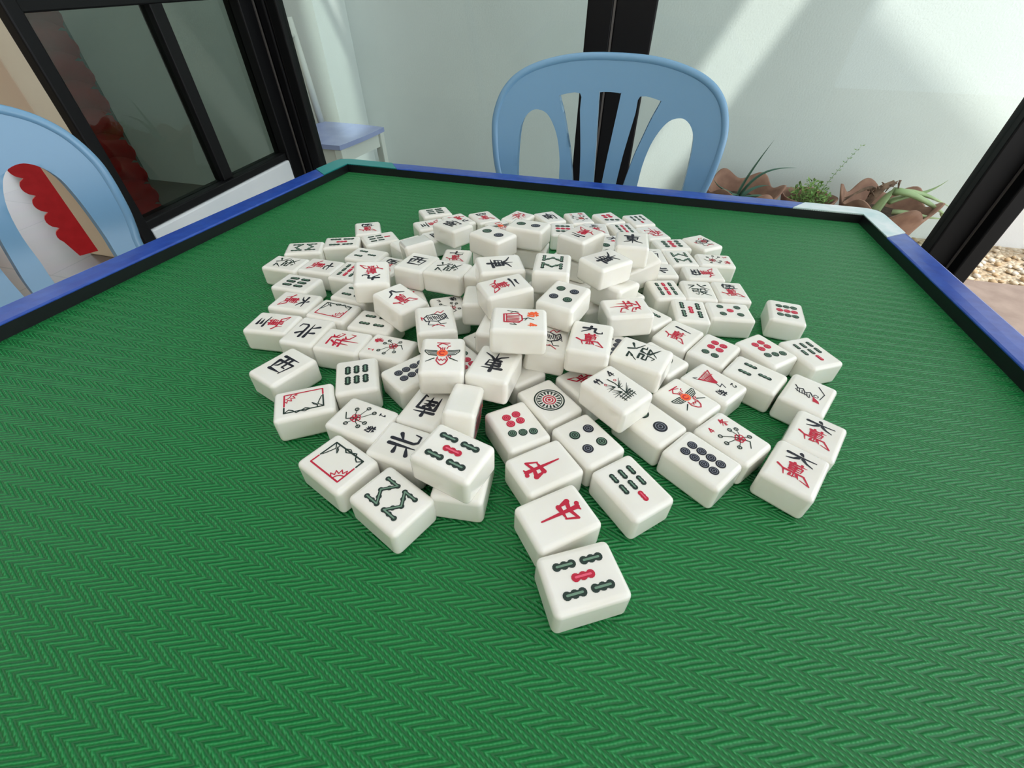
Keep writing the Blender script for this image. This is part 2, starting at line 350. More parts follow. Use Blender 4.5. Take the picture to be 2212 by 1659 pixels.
TILES = [
 ('bam5', 'five-bamboo tile lying nearest the viewer at the front tip of the heap', (0.0137, 0.1078, 0.7747), (0.8648, -0.0243, -0.0115, -0.5014)),
 ('zhong', 'red dragon tile touching the back of the nearest five-bamboo tile', (-0.0038, 0.1378, 0.7732), (0.9084, -0.0253, -0.0091, -0.4173)),
 ('zhong', 'red dragon tile, the rear one of two in line, beside a four-circle tile', (-0.0174, 0.1695, 0.7716), (0.3972, -0.0085, 0.0255, 0.9173)),
 ('bam7', 'seven-bamboo tile with one red stick, right of the front red dragon tiles', (0.0350, 0.1687, 0.7714), (0.3791, -0.0123, -0.0239, -0.9249)),
 ('cir4', 'four-circle tile flat on the mat behind the front seven-bamboo tile', (0.0057, 0.1982, 0.7699), (0.9176, -0.0237, 0.0127, 0.3966)),
 ('cir7', 'seven-circle tile directly behind the two red dragon tiles', (-0.0413, 0.1984, 0.7701), (0.3549, -0.0117, -0.0242, -0.9345)),
 ('cir1', 'one-circle tile, a large green wheel with red centre, near the front', (-0.0250, 0.2274, 0.7685), (0.9139, -0.0236, 0.0130, 0.4050)),
 ('bamboo4', 'bamboo plant tile numbered 4, resting on top of a two-circle tile', (0.0186, 0.2324, 0.7871), (0.8968, -0.0053, -0.0053, 0.4424)),
 ('cir2', 'two-circle tile half covered by the bamboo plant tile numbered 4', (0.0449, 0.2260, 0.7683), (0.9023, -0.0232, 0.0136, 0.4303)),
 ('cir8', 'eight-circle tile with blue-black rings at the right front edge of the heap', (0.0764, 0.2007, 0.7695), (0.8897, -0.0228, 0.0143, 0.4558)),
 ('winter4', 'flower tile with red 4 and red blossom behind the right eight-circle tile', (0.0973, 0.2247, 0.7681), (0.9035, -0.0232, 0.0135, 0.4277)),
 ('bam1', 'bee tile in red, orange and green lying flat on the mat at right', (0.0698, 0.2552, 0.7666), (0.8962, -0.0230, 0.0139, 0.4429)),
 ('fan2', 'tile with a red fan and black 2, behind the flat bee tile', (0.0906, 0.2797, 0.7652), (0.4465, -0.0140, -0.0230, -0.8944)),
 ('bam3', 'three-bamboo tile behind the seven-circle tile that touches the red fan tile', (0.1232, 0.2995, 0.7639), (0.4947, -0.0153, -0.0222, -0.8686)),
 ('cir6', 'six-circle tile with four red and two green rings on the right', (0.0953, 0.3243, 0.7627), (0.2535, -0.0046, 0.0265, 0.9669)),
 ('cir7', 'seven-circle tile on the right between six-circle and seven-bamboo tiles', (0.1371, 0.3358, 0.7619), (0.3671, -0.0120, -0.0241, -0.9298)),
 ('bam7', 'seven-bamboo tile with one red stick at the right edge, before the lone nine-circle', (0.1724, 0.3420, 0.7614), (0.2620, -0.0092, -0.0253, -0.9647)),
 ('centipede', 'tile with a thin black creature and red patch at the right edge', (0.1574, 0.2854, 0.7645), (0.9684, -0.0265, -0.0044, -0.2479)),
 ('wan6', 'six-character tile, rear one of the touching pair at the right front corner', (0.1517, 0.2422, 0.7669), (0.9711, -0.0266, -0.0041, -0.2370)),
 ('wan6', 'six-character tile, front one of the touching pair at the right front corner', (0.1319, 0.2081, 0.7688), (0.9691, -0.0266, -0.0043, -0.2452)),
 ('bai', 'white dragon frame tile on the left with its red line along the far side', (-0.1887, 0.1815, 0.7717), (0.8835, -0.0248, -0.0105, -0.4677)),
 ('bai', 'white dragon frame tile at the left front, red sun at its near corner', (-0.1384, 0.1400, 0.7737), (0.8302, -0.0210, 0.0168, 0.5568)),
 ('bam8', 'eight-bamboo zigzag tile at the left front corner of the heap', (-0.0959, 0.1247, 0.7743), (0.8404, -0.0213, 0.0164, 0.5412)),
 ('bam5', 'five-bamboo tile raised on another tile at the left front', (-0.0678, 0.1518, 0.7920), (0.7917, -0.0113, 0.0153, 0.6106)),
 ('bei', 'north wind tile flat on the mat between white dragon and raised five-bamboo tiles', (-0.1057, 0.1634, 0.7723), (0.7509, -0.0186, 0.0194, 0.6598)),
 ('nan', 'south wind tile partly under the raised bee tile and an upright tile', (-0.1045, 0.1999, 0.7703), (0.0524, 0.0009, 0.0269, 0.9983)),
 ('back', 'tile standing on its side with its coloured picture turned to the right', (-0.0765, 0.1920, 0.7849), (0.6679, -0.1459, 0.7278, -0.0542)),
 ('bam1', "bee tile raised on other tiles left of the heap's centre", (-0.1026, 0.2281, 0.7940), (0.9884, -0.0043, 0.0206, 0.1504)),
 ('dong', 'east wind tile leaning under the front of the red vase tile', (-0.0666, 0.2338, 0.7890), (0.0262, 0.0013, 0.0403, 0.9988)),
 ('vase4', 'red striped vase tile with orange 4 on the top centre of the heap', (-0.0551, 0.2586, 0.8113), (0.7755, -0.0202, -0.0071, -0.6310)),
 ('cat', 'animal picture tile partly hidden behind the right side of the vase tile', (-0.0363, 0.2764, 0.7860), (0.9971, 0.0035, 0.0643, 0.0417)),
 ('wan9', 'nine-character tile upright to the viewer, between animal tile and raised green dragon', (-0.0043, 0.2717, 0.7956), (0.9999, -0.0133, -0.0020, -0.0065)),
 ('cir4', 'four-circle tile on top of the heap, right of the raised two-character tile', (-0.0301, 0.3053, 0.8067), (0.9906, -0.0139, -0.0104, -0.1357)),
 ('wan2', 'two-character tile on top of the heap directly behind the vase tile', (-0.0777, 0.3070, 0.8067), (0.8904, -0.0046, -0.0436, -0.4531)),
 ('plain', 'plain tile end sticking out left under the raised two-character tile', (-0.1031, 0.3220, 0.7842), (0.9913, -0.0662, -0.0046, 0.1139)),
 ('dong', 'east wind tile with character lying sideways, behind the front two-character tile', (-0.0914, 0.3413, 0.8060), (0.5335, 0.0046, 0.0138, 0.8457)),
 ('bam8', 'eight-bamboo tile raised on the heap between two east wind tiles', (-0.0470, 0.3461, 0.8099), (0.9981, -0.0326, -0.0039, 0.0524)),
 ('dong', 'east wind tile on top, corner toward the viewer, behind the raised red joker', (-0.0041, 0.3763, 0.8039), (0.3519, -0.0018, 0.0280, 0.9356)),
 ('dong', 'east wind tile raised at the back right, character upright to the viewer', (0.0168, 0.4226, 0.8029), (0.9991, -0.0364, -0.0097, 0.0192)),
 ('wan2', 'two-character tile raised at the back, left of the upright east wind tile', (-0.0319, 0.4243, 0.8027), (0.2440, 0.0015, 0.0300, 0.9693)),
 ('cir2', 'two-circle tile raised at the back, beside the raised south wind tile', (-0.1173, 0.4097, 0.7991), (0.8547, -0.0261, 0.0101, 0.5184)),
 ('cir2', 'two-circle tile raised farthest back, right of the other two-circle tile', (-0.0868, 0.4333, 0.8008), (0.7573, -0.0399, 0.0264, 0.6513)),
 ('nan', 'south wind tile raised at the back left beside a two-circle tile', (-0.1827, 0.4696, 0.7760), (0.8738, -0.0367, -0.0052, 0.4849)),
 ('fa', 'green dragon tile raised left of centre, touching a west wind tile', (-0.1474, 0.3595, 0.7841), (0.7506, -0.0378, 0.0070, 0.6596)),
 ('xi', 'west wind tile raised at the left, touching a raised green dragon tile', (-0.1818, 0.3658, 0.7827), (0.9977, -0.0453, 0.0058, -0.0502)),
 ('xi', 'west wind tile flat on the mat behind the left front white dragon frame tile', (-0.2271, 0.2116, 0.7703), (0.9852, -0.0268, -0.0023, -0.1695)),
 ('bam6', 'six-bamboo tile with upright sticks at left front, before an eight-circle tile', (-0.1682, 0.2168, 0.7697), (0.9668, -0.0253, 0.0090, 0.2542)),
 ('mum1', 'flower tile with black 1 and red bloom at the left front', (-0.1423, 0.1769, 0.7718), (0.6464, -0.0191, -0.0190, -0.7625)),
 ('cir8', 'eight-circle tile on the left, partly hidden by the raised bee tile', (-0.1304, 0.2324, 0.7687), (0.2886, -0.0055, 0.0263, 0.9571)),
 ('wan3', 'three-character tile at the leftmost front edge of the heap', (-0.2720, 0.2609, 0.7678), (0.6695, -0.0162, 0.0214, 0.7423)),
 ('bei', 'north wind tile flat at left between three-character and red joker tiles', (-0.2369, 0.2581, 0.7678), (-0.0117, 0.0026, 0.0268, 0.9996)),
 ('fei', 'red joker character tile flat at the left beside a north wind tile', (-0.2012, 0.2531, 0.7679), (0.6993, -0.0171, 0.0208, 0.7143)),
 ('plum1', 'flower tile with red 1 and branching blossom, left of the raised bee tile', (-0.1615, 0.2550, 0.7676), (0.7218, -0.0178, 0.0202, 0.6916)),
 ('bam4', 'bamboo tile showing two sticks from under the raised eight-character tile', (-0.1897, 0.2864, 0.7661), (0.7086, -0.0174, 0.0205, 0.7051)),
 ('wan8', 'eight-character tile raised at the left with a corner toward the viewer', (-0.1703, 0.3013, 0.7844), (0.8556, 0.0180, 0.0519, 0.5147)),
 ('wan9', 'nine-character tile upside down to the viewer, raised at the left', (-0.2065, 0.3233, 0.7915), (0.2296, -0.0448, 0.0130, -0.9722)),
 ('rooster', 'rooster picture tile raised just behind the raised bee tile', (-0.1259, 0.2732, 0.7891), (0.9738, -0.0283, 0.0143, 0.2254)),
 ('flower3', 'flower tile with black 3 mostly hidden behind the rooster tile', (-0.1366, 0.3274, 0.7636), (0.9609, -0.0251, 0.0096, 0.2755)),
 ('fan', 'tile with a red mark peeking out behind the raised eight-character tile', (-0.1781, 0.3318, 0.7636), (0.9533, -0.0249, 0.0103, 0.3008)),
 ('wan5', 'tile with red and black marks peeking out left of the raised west wind', (-0.2271, 0.3880, 0.7608), (0.9977, -0.0269, 0.0006, -0.0618)),
 ('bam3', 'three-bamboo tile behind the upside-down nine-character tile at left', (-0.2613, 0.4054, 0.7600), (0.6857, -0.0201, -0.0179, -0.7274)),
 ('bam9', 'nine-bamboo tile with red middle column left of the raised nine-character tile', (-0.2587, 0.3657, 0.7622), (0.9996, -0.0268, 0.0021, -0.0067)),
 ('bam4', 'bamboo tile showing one stick, half hidden by the raised nine-character tile', (-0.2299, 0.3266, 0.7641), (0.7366, -0.0182, 0.0198, 0.6758)),
 ('bai', 'white dragon frame tile at left beside a six-character tile, red sun toward the right', (-0.2334, 0.2928, 0.7659), (0.7336, -0.0181, 0.0199, 0.6791)),
 ('wan6', 'six-character tile at the left edge in front of a six-bamboo tile', (-0.2754, 0.2974, 0.7659), (0.7253, -0.0210, -0.0168, -0.6879)),
 ('bam6', 'six-bamboo tile at the left edge between green dragon and six-character tiles', (-0.2953, 0.3287, 0.7643), (0.7140, -0.0175, 0.0204, 0.6997)),
 ('fa', 'green dragon tile at the left edge of the heap, flat on the mat', (-0.3314, 0.3626, 0.7627), (0.7000, -0.0171, 0.0207, 0.7136)),
 ('wan7', 'seven-character tile at the left between green dragon and nine-bamboo tiles', (-0.2927, 0.3675, 0.7622), (0.7103, -0.0207, -0.0172, -0.7034)),
 ('bam8', 'eight-bamboo tile at the left rear edge beside a five-bamboo tile', (-0.3359, 0.4022, 0.7605), (0.5425, -0.0126, 0.0238, 0.8396)),
 ('bam5', 'five-bamboo tile at the left rear between eight-bamboo and seven-bamboo tiles', (-0.3044, 0.4277, 0.7590), (0.5422, -0.0126, 0.0238, 0.8398)),
 ('wan5', 'five-character tile standing out farthest at the left rear', (-0.2965, 0.4740, 0.7565), (0.9648, -0.0253, 0.0092, 0.2617)),
 ('bam7', 'seven-bamboo tile at the left rear touching the five-character tile', (-0.2683, 0.4508, 0.7576), (0.9159, -0.0255, -0.0086, -0.4005)),
 ('plain', 'plain white tile leaning behind the raised west wind tile', (-0.1997, 0.4078, 0.7821), (0.9386, -0.1072, -0.0801, 0.3181)),
 ('bam6', 'six-bamboo tile at the left end of the back row', (-0.2391, 0.5514, 0.7521), (0.4349, -0.0096, 0.0251, 0.9001)),
 ('wan6', 'six-character tile upside down just right of the back six-bamboo tile', (-0.2001, 0.5343, 0.7528), (0.4213, -0.0134, -0.0233, -0.9065)),
 ('wan3', "three-character tile in front of the back row's six-bamboo tile", (-0.2279, 0.5088, 0.7543), (0.4158, -0.0091, 0.0253, 0.9091)),
 ('wan4', 'four-character tile in the back row behind the raised south wind', (-0.1711, 0.5527, 0.7517), (0.9328, -0.0242, 0.0118, 0.3593)),
 ('bam1', 'orange bee tile peeking out behind the left raised two-circle tile', (-0.1416, 0.5275, 0.7529), (0.9382, -0.0244, 0.0114, 0.3451)),
 ('fei', 'red joker tile in the back row behind the farthest two-circle tile', (-0.1288, 0.5672, 0.7507), (0.9851, -0.0268, -0.0023, -0.1700)),
 ('nan', 'south wind tile in the back row right of a red joker tile', (-0.0885, 0.5782, 0.7500), (0.9429, -0.0245, 0.0111, 0.3320)),
 ('orchid2', 'red and orange flower tile in the back row', (-0.0510, 0.5875, 0.7493), (0.9707, -0.0255, 0.0086, 0.2388)),
 ('cir9', 'nine-circle tile between farthest two-circle and raised two-character tiles at the back', (-0.0654, 0.5425, 0.7518), (0.9937, -0.0264, 0.0052, 0.1087)),
 ('cir7', 'seven-circle tile in the back row between flower and seven-bamboo tiles', (-0.0128, 0.5988, 0.7485), (0.3015, -0.0103, -0.0249, -0.9531)),
 ('bam7', 'seven-bamboo tile at the right end of the back row', (0.0264, 0.6040, 0.7480), (0.2517, -0.0090, -0.0254, -0.9674)),
 ('fei', "red joker tile at back right, in front of the back row's seven-bamboo", (0.0447, 0.5646, 0.7501), (0.2482, -0.0089, -0.0254, -0.9683)),
 ('bam9', 'nine-bamboo tile just behind the upright east wind tile at the back', (0.0094, 0.5654, 0.7502), (0.9769, -0.0257, 0.0079, 0.2121)),
 ('wan3', 'tile with black strokes peeking out behind the raised back two-character tile', (-0.0251, 0.5550, 0.7509), (0.9930, -0.0264, 0.0054, 0.1151)),
 ('wan6', 'tile with black strokes between raised two-character and upright east wind tiles', (0.0007, 0.5218, 0.7526), (0.9917, -0.0263, 0.0057, 0.1256)),
 ('xi', 'west wind tile partly under the upright east wind at the right rear', (0.0432, 0.4951, 0.7538), (0.9928, -0.0264, 0.0054, 0.1168)),
 ('bei', 'north wind tile at the right in front of a west wind tile', (0.0499, 0.4597, 0.7557), (0.7973, -0.0228, -0.0143, -0.6029)),
 ('bam9', 'nine-bamboo tile with red middle column on the right of the heap', (0.0579, 0.4183, 0.7579), (0.9872, -0.0261, 0.0065, 0.1571)),
 ('plain', 'plain tile beneath the corner of the east wind behind the raised red joker', (0.0077, 0.3767, 0.7821), (0.9647, -0.1081, 0.0184, -0.2396)),
 ('fei', 'red joker tile raised right of the raised four-circle tile', (0.0201, 0.3374, 0.7826), (0.8217, -0.0186, -0.0288, -0.5689)),
 ('bam4', 'bamboo tile showing one stick behind the right end of the raised red joker', (0.0393, 0.3637, 0.7609), (0.4508, -0.0141, -0.0229, -0.8922)),
 ('wan1', 'one-character tile flat on the right beside a six-circle tile', (0.0672, 0.3386, 0.7621), (0.9666, -0.0265, -0.0046, -0.2549)),
 ('cir1', 'circle tile half hidden under the raised green dragon at right', (0.0503, 0.2992, 0.7643), (0.4462, -0.0140, -0.0230, -0.8945)),
 ('fa', 'green dragon tile raised right of the nine-character tile', (0.0342, 0.2755, 0.7847), (0.8144, -0.0137, -0.0056, 0.5801)),
 ('cir9', 'nine-circle tile lying alone on the mat at the right', (0.1671, 0.4059, 0.7580), (0.9982, -0.0269, 0.0009, -0.0532)),
 ('cir5', 'five-circle tile beside the lone nine-circle tile', (0.1152, 0.3919, 0.7590), (0.6529, -0.0158, 0.0218, 0.7570)),
 ('bam5', 'five-bamboo tile on the right, left neighbour of the five-circle tile', (0.0797, 0.3829, 0.7597), (0.9982, -0.0266, 0.0037, 0.0527)),
 ('fa', 'green dragon tile flat on the right behind a five-bamboo tile', (0.0898, 0.4259, 0.7573), (0.9970, -0.0266, 0.0042, 0.0720)),
 ('wan5', 'five-character tile at the right edge, right neighbour of a flat green dragon', (0.1210, 0.4324, 0.7568), (0.9965, -0.0265, 0.0044, 0.0789)),
 ('wan5', 'five-character tile lying sideways behind the flat right green dragon tile', (0.0973, 0.4664, 0.7551), (0.6375, -0.0153, 0.0221, 0.7700)),
 ('bam8', 'eight-bamboo tile flat at the right rear beside a flower tile', (0.0755, 0.4984, 0.7535), (0.9897, -0.0262, 0.0061, 0.1407)),
 ('mum3', 'flower tile with red 3 at the right rear edge', (0.1128, 0.5033, 0.7531), (0.7584, -0.0218, -0.0157, -0.6512)),
 ('cir9', 'nine-circle tile at the right rear beside the mouse picture tile', (0.0665, 0.5343, 0.7516), (0.5636, -0.0132, 0.0234, 0.8256)),
 ('mouse', 'mouse picture tile at the far right rear corner of the heap', (0.1027, 0.5518, 0.7505), (0.9417, -0.0245, 0.0112, 0.3353)),
 ('plain', 'plain tile side showing beneath the raised five-bamboo tile', (-0.0627, 0.1517, 0.7727), (0.9985, -0.0267, 0.0036, 0.0476)),
 ('wan7', 'tile with black strokes under a leaning plain tile at left rear', (-0.2291, 0.4494, 0.7575), (0.9529, -0.0262, -0.0059, -0.3022)),
 ('wan4', 'tile with a black mark peeking out left of the raised south wind', (-0.2046, 0.4825, 0.7556), (0.3407, -0.0070, 0.0260, 0.9398)),
 ('cir2', 'tile showing one dark circle between two raised east wind tiles', (-0.0059, 0.4506, 0.7775), (0.9855, -0.0283, 0.0142, 0.1668)),
 ('plain', 'plain tile leaning on its edge right of the raised east wind tile', (0.0288, 0.4354, 0.7730), (0.6505, -0.2201, -0.5997, -0.4109)),
 ('plain', 'tile corner showing behind the raised red joker tile, under a plain tile', (0.0149, 0.3947, 0.7593), (0.9322, -0.0258, -0.0075, -0.3609)),
 ('cir8', 'tile with dark circles peeking between nine-character and raised green dragon tiles', (0.0125, 0.3046, 0.7642), (0.9957, -0.0269, -0.0001, -0.0890)),
 ('wan8', 'tile with a red character showing just behind the one-circle wheel tile', (-0.0010, 0.2528, 0.7670), (0.4105, -0.0131, -0.0235, -0.9114)),
 ('plain', 'white mahjong tile buried inside the heap under other tiles', (-0.0567, 0.2582, 0.7670), (0.9102, -0.0235, 0.0132, 0.4134)),
 ('wan4', 'tile with a red stroke showing left of the vase tile', (-0.0851, 0.2852, 0.7657), (0.8868, -0.0227, 0.0144, 0.4613)),
 ('cir7', 'tile with a red ring showing right of the raised bee tile', (-0.0989, 0.2540, 0.7674), (0.8889, -0.0228, 0.0143, 0.4572)),
 ('plain', 'white tile edge showing at the left under the vase tile', (-0.0723, 0.2820, 0.7857), (0.7093, 0.0107, 0.0101, 0.7048)),
 ('wan1', 'white tile end under the front left of the sideways east wind', (-0.1082, 0.3617, 0.7841), (0.7537, 0.0125, 0.0068, 0.6571)),
 ('wan7', 'tile with a red character showing under the raised south wind tile', (-0.1660, 0.4284, 0.7584), (0.9960, -0.0265, 0.0046, 0.0857)),
 ('plain', 'white mahjong tile buried inside the heap under other tiles', (-0.1056, 0.4566, 0.7566), (0.9990, -0.0267, 0.0033, 0.0361)),
 ('cir8', 'white mahjong tile buried inside the heap under other tiles', (-0.0733, 0.4291, 0.7579), (0.8448, -0.0214, 0.0163, 0.5344)),
 ('wan8', 'white mahjong tile buried inside the heap under other tiles', (-0.0543, 0.3519, 0.7620), (0.9982, -0.0266, 0.0037, 0.0536)),
 ('plain', 'white mahjong tile buried inside the heap under other tiles', (-0.0056, 0.4276, 0.7577), (0.9699, -0.0255, 0.0087, 0.2418)),
 ('plain', 'white mahjong tile buried inside the heap under other tiles', (-0.1204, 0.4128, 0.7590), (0.9585, -0.0251, 0.0098, 0.2839)),
 ('plain', 'white mahjong tile buried inside the heap under other tiles', (-0.1106, 0.3599, 0.7618), (0.7487, -0.0186, 0.0195, 0.6624)),
 ('plain', 'white mahjong tile buried inside the heap under other tiles', (-0.1174, 0.4130, 0.7800), (0.9132, -0.0236, 0.0130, 0.4066)),
 ('plain', 'white mahjong tile buried inside the heap under other tiles', (-0.0859, 0.4362, 0.7786), (0.6881, -0.0168, 0.0210, 0.7251)),
 ('plain', 'white mahjong tile buried inside the heap under other tiles', (-0.0474, 0.3479, 0.7832), (0.9699, -0.0255, 0.0087, 0.2418)),
 ('plain', 'white mahjong tile buried inside the heap under other tiles', (-0.0332, 0.4139, 0.7585), (0.9796, -0.0258, 0.0076, 0.1993)),
 ('plain', 'white mahjong tile buried inside the heap under other tiles', (-0.0374, 0.4238, 0.7790), (0.8036, -0.0202, 0.0178, 0.5946)),
 ('plain', 'white mahjong tile buried inside the heap under other tiles', (-0.0155, 0.3762, 0.7605), (0.9301, -0.0241, 0.0120, 0.3664)),
]
for key, lab, loc, q in TILES:
    o = bpy.data.objects.new('mahjong_tile', TILE); COL.objects.link(o)
    o.rotation_mode = 'QUATERNION'; o.rotation_quaternion = q; o.location = loc
    w = o.modifiers.new('weighted_normals', 'WEIGHTED_NORMAL'); w.keep_sharp = False; w.weight = 80
    tag(o, lab, 'mahjong tile', 'mahjong tiles heaped on the green table')
    if key != 'plain':
        d = bpy.data.objects.new('engraved_design', art(key)); COL.objects.link(d); d.parent = o
# ------------------------------------------------------------------ the mahjong table
T = empty('mahjong_table'); T.matrix_world = Matrix.Translation(PV) @ TQ.to_4x4()
tag(T, 'square mahjong table with green herringbone mat and raised blue rim', 'table')
def L(x, y, z): return (x - PV.x, y - PV.y, z)
FL, FR, NR, NL = (-.483, .746), (.343, .747), (.350, -.088), (-.512, -.088)
m = mat('green_vinyl_mat', lin(34, 132, 70), .42); nt, ns, ln, b = nodes(m)
tc = N(nt, 'ShaderNodeTexCoord'); sx = N(nt, 'ShaderNodeSeparateXYZ'); ln.new(tc.outputs['Object'], sx.inputs[0])
X, Y = sx.outputs[0], sx.outputs[1]
yo = math_node(nt, 'ADD', Y, 3.2)
pp = math_node(nt, 'PINGPONG', yo, .0064)
side = math_node(nt, 'GREATER_THAN', math_node(nt, 'MODULO', yo, .0128), .0064)      # which leg of the chevron
v = math_node(nt, 'MULTIPLY_ADD', pp, -2.45, X)
nz = N(nt, 'ShaderNodeTexNoise'); nz.inputs['Scale'].default_value = 90; nz.inputs['Detail'].default_value = 3; ln.new(tc.outputs['Object'], nz.inputs['Vector'])
n2 = N(nt, 'ShaderNodeTexNoise'); n2.inputs['Scale'].default_value = 420; n2.inputs['Detail'].default_value = 2; ln.new(tc.outputs['Object'], n2.inputs['Vector'])
ph = math_node(nt, 'MULTIPLY_ADD', v, 2 * PI / .00615, math_node(nt, 'MULTIPLY', nz.outputs['Fac'], 3.2))
wv = math_node(nt, 'MULTIPLY_ADD', math_node(nt, 'SINE', ph), .5, .5)
# the falling legs are broken into short dashes by cross ribs, the rising legs stay long ridges
ph2 = math_node(nt, 'MULTIPLY_ADD', math_node(nt, 'MULTIPLY_ADD', Y, .5, X), 2 * PI / .0021, math_node(nt, 'MULTIPLY', n2.outputs['Fac'], 2.5))
wv2 = math_node(nt, 'MULTIPLY_ADD', math_node(nt, 'SINE', ph2), .5, .5)
amp = math_node(nt, 'MULTIPLY_ADD', side, .40, .22)
hgt = math_node(nt, 'MULTIPLY_ADD', math_node(nt, 'MULTIPLY', wv2, wv), amp, math_node(nt, 'MULTIPLY', wv, math_node(nt, 'SUBTRACT', 1.0, math_node(nt, 'MULTIPLY', side, .40))))
hgt = math_node(nt, 'MULTIPLY_ADD', n2.outputs['Fac'], .30, hgt)
mx = N(nt, 'ShaderNodeMix', data_type='RGBA'); mx.inputs[6].default_value = lin(2, 88, 36); mx.inputs[7].default_value = lin(26, 142, 70)
ln.new(hgt, mx.inputs[0]); ln.new(mx.outputs[2], b.inputs['Base Color'])
bp = N(nt, 'ShaderNodeBump'); bp.inputs['Strength'].default_value = .85; bp.inputs['Distance'].default_value = .0009
ln.new(hgt, bp.inputs['Height']); ln.new(bp.outputs['Normal'], b.inputs['Normal'])
b.inputs['Specular IOR Level'].default_value = .5
bm = bmesh.new(); add_hex(bm, [L(*p, -.012) for p in (NL, NR, FR, FL)], [L(*p, 0) for p in (NL, NR, FR, FL)])
bm_obj('playing_mat', bm, m, T)
M_BLK = mat('black_plastic', lin(20, 20, 24), .38); M_BLUE = noisy('blue_trim_plastic', lin(28, 66, 158), lin(42, 84, 176), 90, .30, bump=.12, bdist=.0006)
M_TEAL = mat('teal_plastic', lin(36, 142, 138), .4); M_PALE = noisy('pale_worn_plastic', lin(196, 222, 222), lin(232, 240, 240), 40, .45)
RW, RH = .030, .0125
def off(p, dx, dy): return (p[0] + dx, p[1] + dy)
oFL, oFR, oNR, oNL = off(FL, -RW, RW), off(FR, RW, RW), off(NR, RW, -RW), off(NL, -RW, -RW)
def lerp2(a, c, t): return (a[0] + (c[0] - a[0]) * t, a[1] + (c[1] - a[1]) * t)
def rail(a, c, oa, oc, t0, t1):
    bm = bmesh.new(); q = (a, c, oc, oa)
    add_hex(bm, [L(*p, -.055) for p in q], [L(*p, RH) for p in q]); bmesh.ops.recalc_face_normals(bm, faces=bm.faces)
    r = bm_obj('rim_rail', bm, M_BLK, T)
    # blue cap with softly rounded edges
    bm = bmesh.new(); n = 26
    prof = [(-.0007, -.0006), (-.0007, .0004), (.0010, .0013), (.012, .0016), (RW - .002, .0013), (RW + .001, .0002), (RW + .0014, -.045)]
    rows = []
    for i in range(n + 1):
        t = t0 + (t1 - t0) * i / n; p, o = lerp2(a, c, t), lerp2(oa, oc, t); d = math.hypot(o[0] - p[0], o[1] - p[1]); e = ((o[0] - p[0]) / d, (o[1] - p[1]) / d)
        sag = 1 if 0 < i < n else .55
        rows.append([bm.verts.new(L(p[0] + e[0] * s * d / RW, p[1] + e[1] * s * d / RW, RH + z * (sag if z > 0 else 1))) for s, z in prof])
    for r0, r1 in zip(rows, rows[1:]):
        for k in range(len(prof) - 1): bm.faces.new((r0[k], r0[k + 1], r1[k + 1], r1[k]))
    bm.faces.new(rows[0]); bm.faces.new(rows[-1][::-1]); bmesh.ops.recalc_face_normals(bm, faces=bm.faces)
    t = bm_obj('blue_trim', bm, M_BLUE, T)
    es = t.modifiers.new('bevel', 'BEVEL'); es.width = .0003; es.segments = 2
rail(NL, FL, oNL, oFL, .06, .915); rail(FL, FR, oFL, oFR, .115, .885); rail(FR, NR, oFR, oNR, .105, .94); rail(NR, NL, oNR, oNL, .06, .94)
def cap(inner, outer, a, oa, c, oc, ta, tc_, m, lift):
    bm = bmesh.new()
    pa, qa, pc, qc = lerp2(inner, a, ta), lerp2(outer, oa, ta), lerp2(inner, c, tc_), lerp2(outer, oc, tc_)
    # rounded outside corner
    arc = []
    for i in range(7):
        s = i / 6; A, B = lerp2(outer, oa, .028), lerp2(outer, oc, .028)
        p0, p1 = lerp2(A, outer, s), lerp2(outer, B, s); arc.append(lerp2(p0, p1, s))
    loop = [inner, pa, qa] + arc + [qc, pc]
    vb = [L(*p, RH - .001) for p in loop]; vt = [L(*p, RH + lift) for p in loop]
    add_hex(bm, vb, vt); bmesh.ops.recalc_face_normals(bm, faces=bm.faces)
    return bm_obj('corner_cap', bm, m, T)
cap(FL, oFL, NL, oNL, FR, oFR, .084, .114, M_TEAL, .0012)
cap(FR, oFR, FL, oFL, NR, oNR, .114, .104, M_PALE, .0012)
cap(NL, oNL, FL, oFL, NR, oNR, .06, .06, M_TEAL, .0012); cap(NR, oNR, FR, oFR, NL, oNL, .06, .06, M_PALE, .0012)
bm = bmesh.new(); add_hex(bm, [L(*p, -.022) for p in (oNL, oNR, oFR, oFL)], [L(*p, -.0125) for p in (oNL, oNR, oFR, oFL)])
bm_obj('table_board', bm, M_BLK, T)
inv = T.matrix_world.inverted()
for p, s in ((FL, (1, -1)), (FR, (-1, -1)), (NR, (-1, 1)), (NL, (1, 1))):
    bm = bmesh.new(); t = Vector(L(p[0] + s[0] * .03, p[1] + s[1] * .03, -.021)); g = inv @ Vector((p[0] + s[0] * .0, p[1] + s[1] * .0, .0125))
    add_tube(bm, [t, g], .0125, 10); bm_obj('leg', bm, M_BLK, T, True)
